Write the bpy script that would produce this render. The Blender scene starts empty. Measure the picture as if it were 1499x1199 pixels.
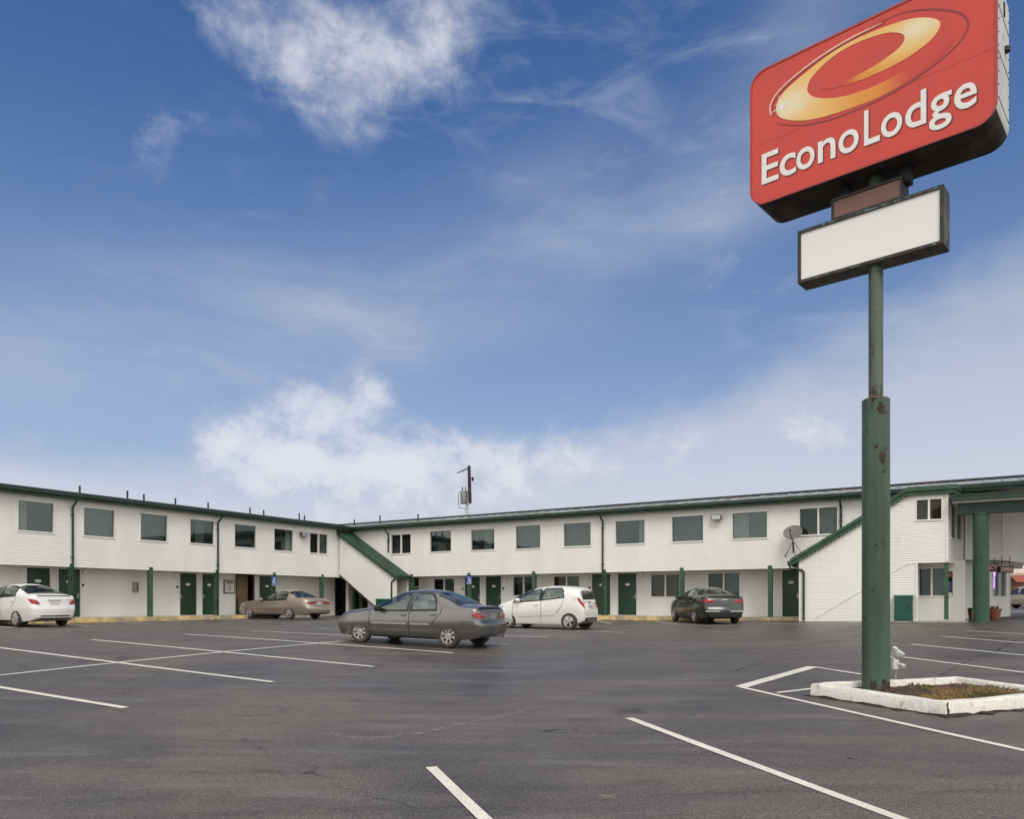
import bpy, bmesh, math, random
import numpy as np
from mathutils import Vector, Matrix
random.seed(7)
SC = bpy.context.scene
R = math.radians

# ------------------------------------------------------------------ camera, world, sun, exposure
ZC = 0.80                       # eye height above the motel's own ground (the lot drops towards the camera)
F, CX, HV = 1115.0, 749.5, 882.0   # focal length, centre and horizon of the photograph in its own pixels
cam = bpy.data.cameras.new('camera'); cam_o = bpy.data.objects.new('camera', cam); SC.collection.objects.link(cam_o)
cam_o.location = (0, 0, ZC); cam_o.rotation_euler = (R(90), 0, 0)
cam.sensor_width = 36; cam.lens = F/1499*36; cam.shift_y = (HV-599.5)/1499
cam.clip_start = 0.1; cam.clip_end = 6000
SC.camera = cam_o

SUN_EL, SUN_AZ = 48, 170         # azimuth measured from +Y (view direction) clockwise: behind the camera
sun = bpy.data.lights.new('sun', 'SUN'); sun_o = bpy.data.objects.new('sun', sun); SC.collection.objects.link(sun_o)
sun.energy = 1.2; sun.angle = R(28); sun.color = (1, 0.955, 0.89)
sd = Vector((math.sin(R(SUN_AZ))*math.cos(R(SUN_EL)), math.cos(R(SUN_AZ))*math.cos(R(SUN_EL)), math.sin(R(SUN_EL))))
sun_o.rotation_euler = (-sd).to_track_quat('-Z', 'Y').to_euler()
sun_o.location = (0, 0, 60)

SC.view_settings.view_transform = 'Standard'; SC.view_settings.look = 'None'
SC.view_settings.gamma = 1; SC.view_settings.use_curve_mapping = False
SC.view_settings.exposure = 0.30

class NT:
    """small helper for node trees"""
    def __init__(s, tree): s.t = tree; s.N = tree.nodes; s.L = tree.links
    def n(s, typ, **kw):
        x = s.N.new(typ)
        for k, v in kw.items(): setattr(x, k, v)
        return x
    def put(s, sock, v):
        if isinstance(v, bpy.types.NodeSocket): s.L.new(v, sock)
        elif v is not None: sock.default_value = v
    def m(s, op, a, b=None, c=None, clamp=False):
        x = s.n('ShaderNodeMath', operation=op, use_clamp=clamp)
        for i, v in enumerate((a, b, c)):
            if v is not None: s.put(x.inputs[i], v)
        return x.outputs[0]
    def mix(s, f, a, b, blend='MIX'):
        x = s.n('ShaderNodeMix', data_type='RGBA', blend_type=blend)
        s.put(x.inputs['Factor'], f)
        s.put(x.inputs[6], a if isinstance(a, bpy.types.NodeSocket) else col4(a)); s.put(x.inputs[7], b if isinstance(b, bpy.types.NodeSocket) else col4(b))
        return x.outputs[2]
    def ramp(s, f, lo, hi, a=0.0, b=1.0, smooth=True):
        x = s.n('ShaderNodeMapRange', interpolation_type='SMOOTHSTEP' if smooth else 'LINEAR')
        s.put(x.inputs[0], f); x.inputs[1].default_value = lo; x.inputs[2].default_value = hi
        x.inputs[3].default_value = a; x.inputs[4].default_value = b
        return x.outputs[0]
    def noise(s, vec, scale, detail=4, rough=.5, dist=0.0, lac=2.0):
        x = s.n('ShaderNodeTexNoise'); s.put(x.inputs['Vector'], vec)
        x.inputs['Scale'].default_value = scale; x.inputs['Detail'].default_value = detail
        x.inputs['Roughness'].default_value = rough; x.inputs['Distortion'].default_value = dist
        x.inputs['Lacunarity'].default_value = lac
        return x.outputs[0]
    def scale(s, vec, v):
        x = s.n('ShaderNodeMapping'); s.put(x.inputs[0], vec); x.inputs['Scale'].default_value = v
        return x.outputs[0]
def col4(c): return (c[0], c[1], c[2], 1.0)

def build_world():
    w = bpy.data.worlds.new('World'); SC.world = w; w.use_nodes = True
    g = NT(w.node_tree); g.N.clear()
    out = g.n('ShaderNodeOutputWorld'); bg = g.n('ShaderNodeBackground')
    g.L.new(bg.outputs[0], out.inputs[0])
    bg.inputs[1].default_value = 0.12
    sky = g.n('ShaderNodeTexSky', sky_type='NISHITA')
    sky.sun_disc = False; sky.sun_elevation = R(SUN_EL); sky.sun_rotation = R(SUN_AZ)
    sky.air_density = 1.6; sky.dust_density = 0.4; sky.ozone_density = 2.5
    tc = g.n('ShaderNodeTexCoord'); d = tc.outputs['Generated']
    sep = g.n('ShaderNodeSeparateXYZ'); g.L.new(d, sep.inputs[0])
    x, y, z = sep.outputs
    az = g.m('ARCTAN2', x, y)                        # radians clockwise from +Y
    el = g.m('ARCSINE', z)
    noi = g.noise(d, 6.5, 10, .62, .18)
    noi2 = g.noise(g.scale(d, (1, 1, 1.3)), 17, 9, .66, .25)
    soft = g.noise(d, 2.2, 5, .5, .3)
    streak = g.noise(g.scale(d, (1.6, 1.6, 5.0)), 2.0, 6, .55, .4)
    def blob(u, v, su, sv, amp, rot=0):
        a0 = math.atan2(u-CX, F); e0 = math.atan2(HV-v, math.hypot(F, u-CX))
        da = g.m('SUBTRACT', az, a0); de = g.m('SUBTRACT', el, e0)
        c, s_ = math.cos(R(rot)), math.sin(R(rot))
        p = g.m('ADD', g.m('MULTIPLY', da, c), g.m('MULTIPLY', de, s_))
        q = g.m('SUBTRACT', g.m('MULTIPLY', de, c), g.m('MULTIPLY', da, s_))
        p = g.m('POWER', g.m('MULTIPLY', g.m('ABSOLUTE', p), F/su), 2.0); q = g.m('POWER', g.m('MULTIPLY', g.m('ABSOLUTE', q), F/sv), 2.0)
        return g.m('MULTIPLY', g.m('EXPONENT', g.m('MULTIPLY', g.m('ADD', p, q), -1.0)), amp)
    def total(lst):
        r = lst[0]
        for k in lst[1:]: r = g.m('ADD', r, k)
        return r
    # distinct clouds of the photographed sky, as directions on the dome
    cum = total([blob(*b) for b in (
        (590, 60, 90, 52, .62, 6), (470, 48, 115, 34, .44, -4), (350, 38, 90, 22, .34, -12), (490, 150, 70, 40, .30, -15), (410, 110, 100, 40, .17, -10), (620, 120, 70, 40, .16, 0), (650, 25, 60, 45, .20, 0),
        (258, 182, 44, 20, .34, 20), (215, 225, 40, 30, .17, 30), (160, 60, 60, 40, .10, 0),
        (400, 676, 135, 40, .56, 0), (318, 640, 46, 34, .50, 0), (538, 562, 36, 38, .64, 0), (470, 588, 75, 34, .48, -10), (430, 622, 90, 36, .44, 0),
        (612, 615, 80, 24, .46, -25), (600, 668, 90, 34, .42, 0), (560, 725, 280, 45, .45, 0),
        (757, 571, 30, 8, .26, -10), (832, 584, 26, 8, .20, -14),
        (740, 662, 80, 34, .36, 0), (860, 680, 150, 50, .36, 0), (1120, 640, 200, 50, .26, 8), (1400, 560, 140, 50, .24, 15))])
    nz = g.m('ADD', g.m('MULTIPLY', noi, .58), g.m('MULTIPLY', noi2, .42))
    dens = g.m('MULTIPLY', g.ramp(g.m('ADD', cum, g.m('MULTIPLY', g.m('SUBTRACT', nz, .5), 2.8)), .10, .92, smooth=False), g.ramp(cum, .02, .22))
    # high thin veils
    veil = total([blob(*b) for b in (
        (230, 470, 420, 85, .26, 12), (700, 380, 420, 90, .24, 18), (1130, 190, 200, 70, .26, 35), (900, 300, 300, 70, .14, 10),
        (1050, 330, 140, 30, .16, 5), (620, 480, 260, 40, .08, 0), (1150, 60, 90, 45, .20, 40))])
    veil = g.m('MULTIPLY', veil, g.ramp(streak, .3, .7, .45, 1.5))
    fs1 = g.noise(g.scale(d, (2.2, 2.2, 6.5)), 4.2, 9, .62, .7); fs2 = g.noise(d, 2.6, 4, .5, .2)
    cirrus = g.m('MULTIPLY', g.ramp(fs1, .46, .74, 0, .42), g.ramp(fs2, .40, .62))
    cirrus = g.m('MULTIPLY', cirrus, g.m('MULTIPLY', g.ramp(az, -.55, .25, .25, 1.0), g.ramp(el, .08, .3)))
    veil = g.m('ADD', veil, cirrus)
    # pale bank towards the horizon, higher on the right
    a_r = g.ramp(az, -.15, .62)
    edge = g.m('ADD', g.m('MULTIPLY', a_r, .150), .195)
    edge = g.m('ADD', edge, g.m('MULTIPLY', g.m('SUBTRACT', streak, .5), .17))
    edge = g.m('ADD', edge, g.m('MULTIPLY', g.m('SUBTRACT', nz, .5), .09))
    bank = g.ramp(g.m('SUBTRACT', edge, el), -.075, .085, 0, .97)
    # overcast behind and above the camera (the motel is lit by it)
    back = g.m('MAXIMUM', g.ramp(y, .30, -.15), g.ramp(el, .75, 1.15))
    back = g.m('MULTIPLY', back, g.ramp(soft, .25, .6, .72, 1.0))
    thin = g.m('MAXIMUM', g.m('ADD', veil, g.ramp(el, .62, .12, 0, .40)), bank)
    base = g.mix(1.0, sky.outputs[0], (.29, .415, .645), 'MULTIPLY')
    hor = g.mix(g.ramp(el, .0, .42), (4.55, 4.65, 5.3), (2.75, 3.2, 4.15))
    c1 = g.mix(thin, base, hor)
    cl_col = g.mix(g.ramp(g.m('ADD', g.m('MULTIPLY', dens, .5), g.m('MULTIPLY', noi2, .5)), .32, .68), (3.5, 3.8, 4.7), (5.2, 5.25, 5.7))
    c2 = g.mix(g.m('MULTIPLY', dens, .9), c1, cl_col)
    over = g.mix(g.ramp(soft, .35, .65), (7.0, 6.9, 6.6), (10.0, 9.7, 9.2))
    c3 = g.mix(back, c2, over)
    g.L.new(c3, bg.inputs[0])
build_world()

# ------------------------------------------------------------------ the lie of the land
def ground_z(X, Y):
    z = -.84*math.exp(-(max(Y, 0)/20)**1.8)
    if X < 0: z += .014*(-max(X, -40))*math.exp(-((Y-18)/10)**2)
    else: z += .3*math.tanh(.02*max(X-6, 0)/.3)
    return z
def on_ground(u, v):
    """the point of the ground seen at a pixel of the photograph (used to survey the markings)"""
    lo, hi = 2., 200.
    for _ in range(60):
        m = (lo+hi)/2
        if ZC-(v-HV)*m/F > ground_z((u-CX)/F*m, m): lo = m
        else: hi = m
    return Vector(((u-CX)/F*lo, lo, ground_z((u-CX)/F*lo, lo)))

# ------------------------------------------------------------------ materials
MATS = {}
def mat(name, base=(.5, .5, .5), rough=.6, metal=0.0, spec=.5, coat=0.0, emit=None, estr=1.0, var=0.0, vscale=3.0, bump=0.0, bscale=40.0, dirt=None, dscale=1.5, dlo=.5, dhi=.7, rvar=0.0):
    if name in MATS: return MATS[name]
    m = bpy.data.materials.new(name); m.use_nodes = True; MATS[name] = m
    g = NT(m.node_tree); b = g.N['Principled BSDF']
    b.inputs['Base Color'].default_value = col4(base); b.inputs['Roughness'].default_value = rough
    b.inputs['Metallic'].default_value = metal; b.inputs['Specular IOR Level'].default_value = spec
    b.inputs['Coat Weight'].default_value = coat; b.inputs['Coat Roughness'].default_value = .06
    tc = g.n('ShaderNodeTexCoord'); vec = tc.outputs['Object']
    c = None
    if var:
        k = g.noise(vec, vscale, 5, .6)
        c = g.mix(g.ramp(k, .3, .7), [x*(1-var) for x in base], [min(1, x*(1+var)) for x in base])
    if dirt:
        k2 = g.noise(vec, dscale, 8, .65, .4)
        c = g.mix(g.ramp(k2, dlo, dhi), c if c is not None else base, dirt)
    if c is not None: g.L.new(c, b.inputs['Base Color'])
    if rvar:
        g.L.new(g.ramp(g.noise(vec, vscale*1.7, 4, .6), .3, .7, max(.02, rough-rvar), rough+rvar), b.inputs['Roughness'])
    if bump:
        bp = g.n('ShaderNodeBump'); bp.inputs['Strength'].default_value = bump; bp.inputs['Distance'].default_value = .02
        g.L.new(g.noise(vec, bscale, 4, .6), bp.inputs['Height']); g.L.new(bp.outputs[0], b.inputs['Normal'])
    if emit: b.inputs['Emission Color'].default_value = col4(emit); b.inputs['Emission Strength'].default_value = estr
    return m

def mat_asphalt():
    m = bpy.data.materials.new('asphalt'); m.use_nodes = True; g = NT(m.node_tree); b = g.N['Principled BSDF']
    vec = g.n('ShaderNodeTexCoord').outputs['Object']
    big = g.noise(g.scale(vec, (1, .55, 1)), .16, 6, .6, .8)
    mid = g.noise(vec, .9, 6, .62, .3)
    mp = g.n('ShaderNodeMapping'); g.L.new(vec, mp.inputs[0]); mp.inputs['Rotation'].default_value = (0, 0, R(-45)); mp.inputs['Scale'].default_value = (.22, 1.15, 1)
    lane = g.noise(mp.outputs[0], .62, 7, .62, .5); lane2 = g.noise(mp.outputs[0], 2.6, 6, .65, .3)
    fine = g.noise(vec, 48, 4, .75)
    grit = g.n('ShaderNodeTexVoronoi', feature='F1'); g.L.new(vec, grit.inputs['Vector']); grit.inputs['Scale'].default_value = 75
    wet = g.ramp(g.m('ADD', g.m('MULTIPLY', big, .6), g.m('MULTIPLY', lane, .4)), .41, .56)
    c = g.mix(wet, (.132, .115, .102), (.060, .0495, .0425))
    c = g.mix(g.ramp(mid, .35, .7, 0, .45), c, (.120, .108, .098))
    c = g.mix(g.ramp(lane2, .52, .72, 0, .55), c, (.180, .162, .147))
    c = g.mix(g.ramp(lane2, .46, .30, 0, .5), c, (.040, .035, .032))
    c = g.mix(g.ramp(fine, .34, .68), g.mix(1, c, (.60, .60, .60), 'MULTIPLY'), g.mix(1, c, (1.42, 1.40, 1.38), 'MULTIPLY'))
    sepc = g.n('ShaderNodeSeparateColor'); g.L.new(grit.outputs['Color'], sepc.inputs[0])
    c = g.mix(g.ramp(sepc.outputs[0], .88, .92, 0, .4), c, (.22, .21, .195))
    # dark oil spots and tyre smears
    oil = g.noise(vec, .55, 3, .5, .2)
    c = g.mix(g.ramp(oil, .66, .74, 0, .55), c, (.018, .017, .017))
    # hairline cracks
    vo = g.n('ShaderNodeTexVoronoi', feature='DISTANCE_TO_EDGE')
    dv = g.n('ShaderNodeVectorMath', operation='ADD'); g.L.new(vec, dv.inputs[0])
    nn = g.n('ShaderNodeTexNoise'); g.L.new(vec, nn.inputs['Vector']); nn.inputs['Scale'].default_value = .8; nn.inputs['Detail'].default_value = 5
    sc_ = g.n('ShaderNodeVectorMath', operation='SCALE'); g.L.new(nn.outputs['Color'], sc_.inputs[0]); sc_.inputs[3].default_value = 2.2
    g.L.new(sc_.outputs[0], dv.inputs[1]); g.L.new(dv.outputs[0], vo.inputs['Vector']); vo.inputs['Scale'].default_value = .13
    crack = g.m('MULTIPLY', g.ramp(vo.outputs[0], .0, .0035, 1, 0), g.ramp(mid, .45, .6))
    c = g.mix(g.m('MULTIPLY', crack, .7), c, (.015, .014, .013))
    g.L.new(c, b.inputs['Base Color'])
    r = g.ramp(wet, 0, 1, .60, .33)
    g.L.new(g.m('ADD', r, g.ramp(fine, .2, .8, -.06, .10)), b.inputs['Roughness'])
    b.inputs['Specular IOR Level'].default_value = .28
    bp = g.n('ShaderNodeBump'); bp.inputs['Strength'].default_value = .55; bp.inputs['Distance'].default_value = .012
    g.L.new(g.m('ADD', fine, g.m('MULTIPLY', grit.outputs['Distance'], .5)), bp.inputs['Height']); g.L.new(bp.outputs[0], b.inputs['Normal'])
    return m

def mat_paintline():
    m = bpy.data.materials.new('line_paint'); m.use_nodes = True; g = NT(m.node_tree); b = g.N['Principled BSDF']
    vec = g.n('ShaderNodeTexCoord').outputs['Object']
    k = g.noise(vec, 55, 5, .7); k2 = g.noise(vec, 2.5, 5, .6)
    c = g.mix(g.ramp(k2, .3, .7), (.62, .59, .52), (.76, .725, .64))
    c = g.mix(g.m('MULTIPLY', g.ramp(k, .55, .66), g.ramp(k2, .36, .60, .2, 1.0)), c, (.10, .095, .09))
    g.L.new(c, b.inputs['Base Color']); b.inputs['Roughness'].default_value = .6
    return m

def mat_siding():
    m = bpy.data.materials.new('white_siding'); m.use_nodes = True; g = NT(m.node_tree); b = g.N['Principled BSDF']
    vec = g.n('ShaderNodeTexCoord').outputs['Object']
    k = g.noise(g.scale(vec, (1, 1, .35)), .8, 6, .6); k2 = g.noise(g.scale(vec, (3, 3, .5)), 2.2, 6, .65)
    c = g.mix(g.ramp(k, .3, .7), (.79, .775, .735), (.865, .85, .81))
    c = g.mix(g.ramp(k2, .56, .8, 0, .34), c, (.56, .53, .47))
    g.L.new(c, b.inputs['Base Color']); b.inputs['Roughness'].default_value = .5; b.inputs['Specular IOR Level'].default_value = .3
    return m

def mat_glass(name, tint=.35, gloss=.16):
    if name in MATS: return MATS[name]
    m = bpy.data.materials.new(name); m.use_nodes = True; MATS[name] = m; g = NT(m.node_tree); g.N.clear()
    out = g.n('ShaderNodeOutputMaterial'); mx = g.n('ShaderNodeMixShader'); tr = g.n('ShaderNodeBsdfTransparent'); gl = g.n('ShaderNodeBsdfGlossy')
    tr.inputs[0].default_value = (tint*.92, tint, tint*.97, 1); gl.inputs[0].default_value = (.72, .82, .80, 1); gl.inputs['Roughness'].default_value = .03
    lw = g.n('ShaderNodeLayerWeight'); lw.inputs[0].default_value = .5
    fr = g.m('MULTIPLY_ADD', g.m('POWER', lw.outputs['Facing'], 5.0), .9, .04)
    tc = g.n('ShaderNodeTexCoord').outputs['Object']
    bp = g.n('ShaderNodeBump'); bp.inputs['Strength'].default_value = .12; bp.inputs['Distance'].default_value = .02
    g.L.new(g.noise(tc, 1.4, 2, .5), bp.inputs['Height']); g.L.new(bp.outputs[0], gl.inputs['Normal'])
    g.L.new(g.m('ADD', fr, gloss, clamp=True), mx.inputs[0]); g.L.new(tr.outputs[0], mx.inputs[1]); g.L.new(gl.outputs[0], mx.inputs[2]); g.L.new(mx.outputs[0], out.inputs[0])
    return m

def mat_rusty(name, green, rust, lo, hi, scale=2.4, ends=None):
    m = bpy.data.materials.new(name); m.use_nodes = True; g = NT(m.node_tree); b = g.N['Principled BSDF']
    vec = g.n('ShaderNodeTexCoord').outputs['Object']
    k = g.noise(g.scale(vec, (1, 1, .6)), scale, 6, .6, .3); k2 = g.noise(vec, 9, 6, .65); k3 = g.noise(g.scale(vec, (1, 1, .18)), 3.0, 5, .6)
    c = g.mix(g.ramp(k3, .3, .7), [x*.75 for x in green], [x*1.3 for x in green])
    c = g.mix(g.ramp(k2, .55, .75, 0, .35), c, (.14, .13, .10))
    kk = g.m('ADD', k, g.m('MULTIPLY', g.m('SUBTRACT', k2, .5), .22))
    if ends:
        sz = g.n('ShaderNodeSeparateXYZ'); g.L.new(vec, sz.inputs[0])
        kk = g.m('ADD', kk, g.ramp(sz.outputs[2], ends[1]-.45, ends[1], 0, .10)); kk = g.m('ADD', kk, g.ramp(sz.outputs[2], ends[0]+.35, ends[0], 0, .14))
    f = g.ramp(kk, lo, hi)
    c = g.mix(f, c, g.mix(g.ramp(k2, .4, .6), rust, [x*.45 for x in rust]))
    g.L.new(c, b.inputs['Base Color']); g.L.new(g.ramp(f, 0, 1, .42, .85), b.inputs['Roughness'])
    bp = g.n('ShaderNodeBump'); bp.inputs['Strength'].default_value = .5; bp.inputs['Distance'].default_value = .01
    g.L.new(g.m('SUBTRACT', 1.0, f), bp.inputs['Height']); g.L.new(bp.outputs[0], b.inputs['Normal'])
    return m

M_ASPH = mat_asphalt(); M_LINE = mat_paintline(); M_SIDE = mat_siding()
M_GLASS = mat_glass('window_glass', .58, .075); M_CARGLASS = mat_glass('car_glass', .60, .15); M_GLASS_CLEAR = mat_glass('window_glass_clear', .62, .012)
G_DARK = (.012, .034, .024); G_MID = (.036, .088, .047)
M_GREEN = mat('green_paint_dark', G_DARK, .45, var=.25, vscale=2, dirt=(.05, .07, .055), dscale=5, dlo=.6, dhi=.8)
M_GREEN2 = mat('green_paint_mid', G_MID, .5, var=.25, vscale=2, dirt=(.09, .13, .09), dscale=4, dlo=.55, dhi=.8)
M_COL = mat('column_green', (.022, .066, .040), .45, var=.2, vscale=2, dirt=(.05, .08, .055), dscale=5, dlo=.6, dhi=.8)
M_DOOR = mat('green_door', (.011, .045, .024), .38, var=.2, vscale=1.2)
M_TRIM = mat('white_trim', (.78, .76, .70), .5, var=.06, vscale=3)
M_ROOF = mat('roof_sheet', (.26, .28, .27), .5, var=.3, vscale=1.1, dirt=(.55, .56, .55), dscale=.6, dlo=.5, dhi=.72)
M_RIDGE = mat('dark_ridge', (.03, .03, .032), .7)
M_ROOFG = mat('green_roof_sheet', (.022, .055, .042), .45, var=.3, vscale=3, dirt=(.08, .10, .09), dscale=4, dlo=.5, dhi=.75)
M_SOFF = mat('soffit', (.76, .73, .66), .7, var=.1)
M_CONC = mat('concrete', (.44, .42, .38), .85, var=.18, vscale=3, bump=.3, bscale=30, dirt=(.16, .15, .14), dscale=2.2)
M_YEL = mat('yellow_kerb', (.50, .36, .15), .8, var=.3, vscale=4, dirt=(.24, .20, .15), dscale=1.1, dlo=.42, dhi=.62, bump=.4)
M_BLACK = mat('black_plastic', (.012, .012, .012), .6)
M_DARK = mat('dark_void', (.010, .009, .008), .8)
M_TAN = mat('tan_room', (.24, .175, .10), .7, var=.1)
M_METAL = mat('galvanised', (.42, .43, .43), .4, .7, var=.15, vscale=6)
M_WHITE = mat('white_plastic', (.75, .75, .72), .4)
M_BROWN = mat('brown_trim', (.06, .045, .032), .6)

# ------------------------------------------------------------------ mesh helpers
class MB:
    def __init__(s): s.v = []; s.f = []; s.mi = []; s.cur = 0
    def add(s, vs, fs):
        o = len(s.v); s.v += [tuple(p) for p in vs]
        for f in fs: s.f.append([i+o for i in f]); s.mi.append(s.cur)
        return s
    def quad(s, a, b, c, d): return s.add([a, b, c, d], [(0, 1, 2, 3)])
    def box(s, fr, d0, d1, o0, o1, z0, z1):
        """a box in a frame: along it, out of it, up"""
        P = fr.pt
        vs = [P(d, o, z) for z in (z0, z1) for o in (o0, o1) for d in (d0, d1)]
        return s.add(vs, [(0, 1, 3, 2), (4, 6, 7, 5), (0, 4, 5, 1), (2, 3, 7, 6), (0, 2, 6, 4), (1, 5, 7, 3)])
    def prism(s, poly, e):
        """closed polygon of 3-D points pushed along e"""
        e = Vector(e); n = len(poly); a = [Vector(p) for p in poly]; b = [p+e for p in a]
        fs = [tuple(range(n)), tuple(reversed(range(n, 2*n)))]
        for i in range(n): j = (i+1) % n; fs.append((i, i+n, j+n, j))
        return s.add(a+b, fs)
    def tube(s, path, r, n=8, caps=True):
        path = [Vector(p) for p in path]; rs = r if isinstance(r, (list, tuple)) else [r]*len(path)
        rings = []; up = None
        for i, p in enumerate(path):
            t = (path[min(i+1, len(path)-1)]-path[max(i-1, 0)]).normalized()
            if up is None:
                up = t.orthogonal().normalized()
            up = (up-t*up.dot(t)).normalized(); sd_ = t.cross(up)
            rings.append([p+(up*math.cos(2*math.pi*k/n)+sd_*math.sin(2*math.pi*k/n))*rs[i] for k in range(n)])
        vs = [q for r_ in rings for q in r_]; fs = []
        for i in range(len(path)-1):
            for k in range(n):
                k2 = (k+1) % n; fs.append((i*n+k, i*n+k2, (i+1)*n+k2, (i+1)*n+k))
        if caps: fs += [tuple(reversed(range(n))), tuple(range((len(path)-1)*n, len(path)*n))]
        return s.add(vs, fs)
    def lathe(s, o, prof, n=24, axis='Z'):
        """profile of (radius, height) about an axis through o"""
        o = Vector(o); vs = []; fs = []
        for (r, h) in prof:
            for k in range(n):
                a = 2*math.pi*k/n; c, s_ = r*math.cos(a), r*math.sin(a)
                vs.append(o+(Vector((c, s_, h)) if axis == 'Z' else Vector((c, h, s_))))
        for i in range(len(prof)-1):
            for k in range(n):
                k2 = (k+1) % n; fs.append((i*n+k, i*n+k2, (i+1)*n+k2, (i+1)*n+k))
        return s.add(vs, fs)
    def build(s, name, m, parent=None, smooth=None, recalc=True, bevel=0, attr=None):
        me = bpy.data.meshes.new(name)
        off = Vector((0, 0, 0))
        if parent is not None and not parent.get('local'):
            off = Vector(parent.get('base', (0, 0, 0)))
        me.from_pydata([Vector(p)-off for p in s.v], [], s.f)
        ms = m if isinstance(m, (list, tuple)) else [m]
        for x in ms: me.materials.append(x)
        if len(ms) > 1:
            for p, i in zip(me.polygons, s.mi): p.material_index = i
        if recalc or bevel:
            b = bmesh.new(); b.from_mesh(me)
            if bevel: bmesh.ops.bevel(b, geom=b.edges[:], offset=bevel, segments=2, profile=.7, affect='EDGES')
            bmesh.ops.recalc_face_normals(b, faces=b.faces); b.to_mesh(me); b.free()
        if smooth is not None:
            for p in me.polygons: p.use_smooth = True
            me.set_sharp_from_angle(angle=R(smooth))
        o = bpy.data.objects.new(name, me); SC.collection.objects.link(o)
        if parent is not None:
            o.parent = parent
            o['base'] = tuple(off)
            if parent.get('local'): o['local'] = 1
        return o
def clean_tags():
    for o in bpy.data.objects:
        for k in ('base', 'local'):
            if k in o: del o[k]

def thing(name, label, cat, loc=(0, 0, 0), group=None, rot=None):
    o = bpy.data.objects.new(name, None); SC.collection.objects.link(o); o.location = loc; o.empty_display_size = .3
    o['label'] = label; o['category'] = cat
    if group: o['group'] = group
    if rot is not None: o.rotation_euler = rot; o['local'] = 1
    else: o['base'] = tuple(loc)
    return o
def tag(o, label, cat, group=None):
    o['label'] = label; o['category'] = cat
    if group: o['group'] = group
    return o
def struct(o): o['kind'] = 'structure'; return o

class Frame:
    """a vertical plane: origin, direction along, outward normal"""
    def __init__(s, o, d, n): s.o = Vector((o[0], o[1])); s.d = Vector(d).normalized(); s.n = Vector(n).normalized()
    def pt(s, d, o, z): q = s.o+s.d*d+s.n*o; return Vector((q.x, q.y, z))
    def at(s, u, off=0.0):
        """distance along the plane (pushed out by off) of what the photograph shows in pixel column u"""
        r = (u-CX)/F; q = s.o+s.n*off
        return (r*q.y-q.x)/(s.d.x-r*s.d.y)
    def z(s, u, v, off=0.0):
        q = s.pt(s.at(u, off), off, 0); return ZC+(HV-v)*q.y/F
def between(p0, p1, cam_side=True):
    p0 = Vector(p0[:2]); p1 = Vector(p1[:2]); d = (p1-p0).normalized(); n = Vector((d.y, -d.x))
    if (Vector((0, 0))-p0).dot(n) < 0: n = -n
    f = Frame(p0, d, n); f.len = (p1-p0).length; return f

def siding(mb, fr, d0, d1, off, z0, z1, openings=(), pitch=.092, lip=.012, cut=None):
    """lapped boards: each course leans out to a lip over the one below; openings are (d0,d1,z0,z1)"""
    n = max(1, round((z1-z0)/pitch)); h = (z1-z0)/n
    for i in range(n):
        a, b = z0+i*h, z0+(i+1)*h; m = (a+b)/2
        iv = [(d0, d1)]
        for (p, q, r_, t) in openings:
            if r_ < m < t:
                nv = []
                for (x, y) in iv:
                    if q <= x or p >= y: nv.append((x, y)); continue
                    if p > x: nv.append((x, p))
                    if q < y: nv.append((q, y))
                iv = nv
        for (x, y) in iv:
            if cut:
                x, y = cut(m, x, y)
                if y-x < .01: continue
            g_ = b-.012                                # the shadow gap under the next board's edge
            mb.quad(fr.pt(x, off+lip, a), fr.pt(y, off+lip, a), fr.pt(y, off, g_), fr.pt(x, off, g_))
            mb.quad(fr.pt(x, off-.025, a), fr.pt(y, off-.025, a), fr.pt(y, off+lip, a), fr.pt(x, off+lip, a))
            mb.quad(fr.pt(x, off, g_), fr.pt(y, off, g_), fr.pt(y, off-.025, g_), fr.pt(x, off-.025, g_))
            mb.quad(fr.pt(x, off-.025, g_), fr.pt(y, off-.025, g_), fr.pt(y, off-.025, b), fr.pt(x, off-.025, b))
    return mb

def text_mesh(body, bold=0.0, res=6):
    cu = bpy.data.curves.new('lettering', 'FONT'); cu.body = body; cu.size = 1; cu.offset = bold; cu.resolution_u = res
    o = bpy.data.objects.new('lettering', cu); SC.collection.objects.link(o)
    dg = bpy.context.evaluated_depsgraph_get(); me = bpy.data.meshes.new_from_object(o.evaluated_get(dg))
    bpy.data.objects.remove(o); bpy.data.curves.remove(cu)
    vs = [v.co.copy() for v in me.vertices]; fs = [tuple(p.vertices) for p in me.polygons]
    bpy.data.meshes.remove(me)
    x0 = min(v.x for v in vs); x1 = max(v.x for v in vs); y0 = min(v.y for v in vs); y1 = max(v.y for v in vs)
    return vs, fs, (x0, x1, y0, y1)
# ------------------------------------------------------------------ ground, markings, walkways
def build_ground():
    fx = [-3000, -800, -300, -120, -80] + list(np.arange(-60, 60.1, .75)) + [80, 120, 300, 800, 3000]
    fy = [-3000, -600, -150, -60, -30, -15] + list(np.arange(-8, 75.1, .75)) + [95, 140, 300, 800, 3500]
    mb = MB(); vs = [(x, y, ground_z(x, y)) for y in fy for x in fx]; n = len(fx)
    mb.add(vs, [(j*n+i, j*n+i+1, (j+1)*n+i+1, (j+1)*n+i) for j in range(len(fy)-1) for i in range(n-1)])
    struct(mb.build('ground', M_ASPH, smooth=60, recalc=False))
build_ground()

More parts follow.
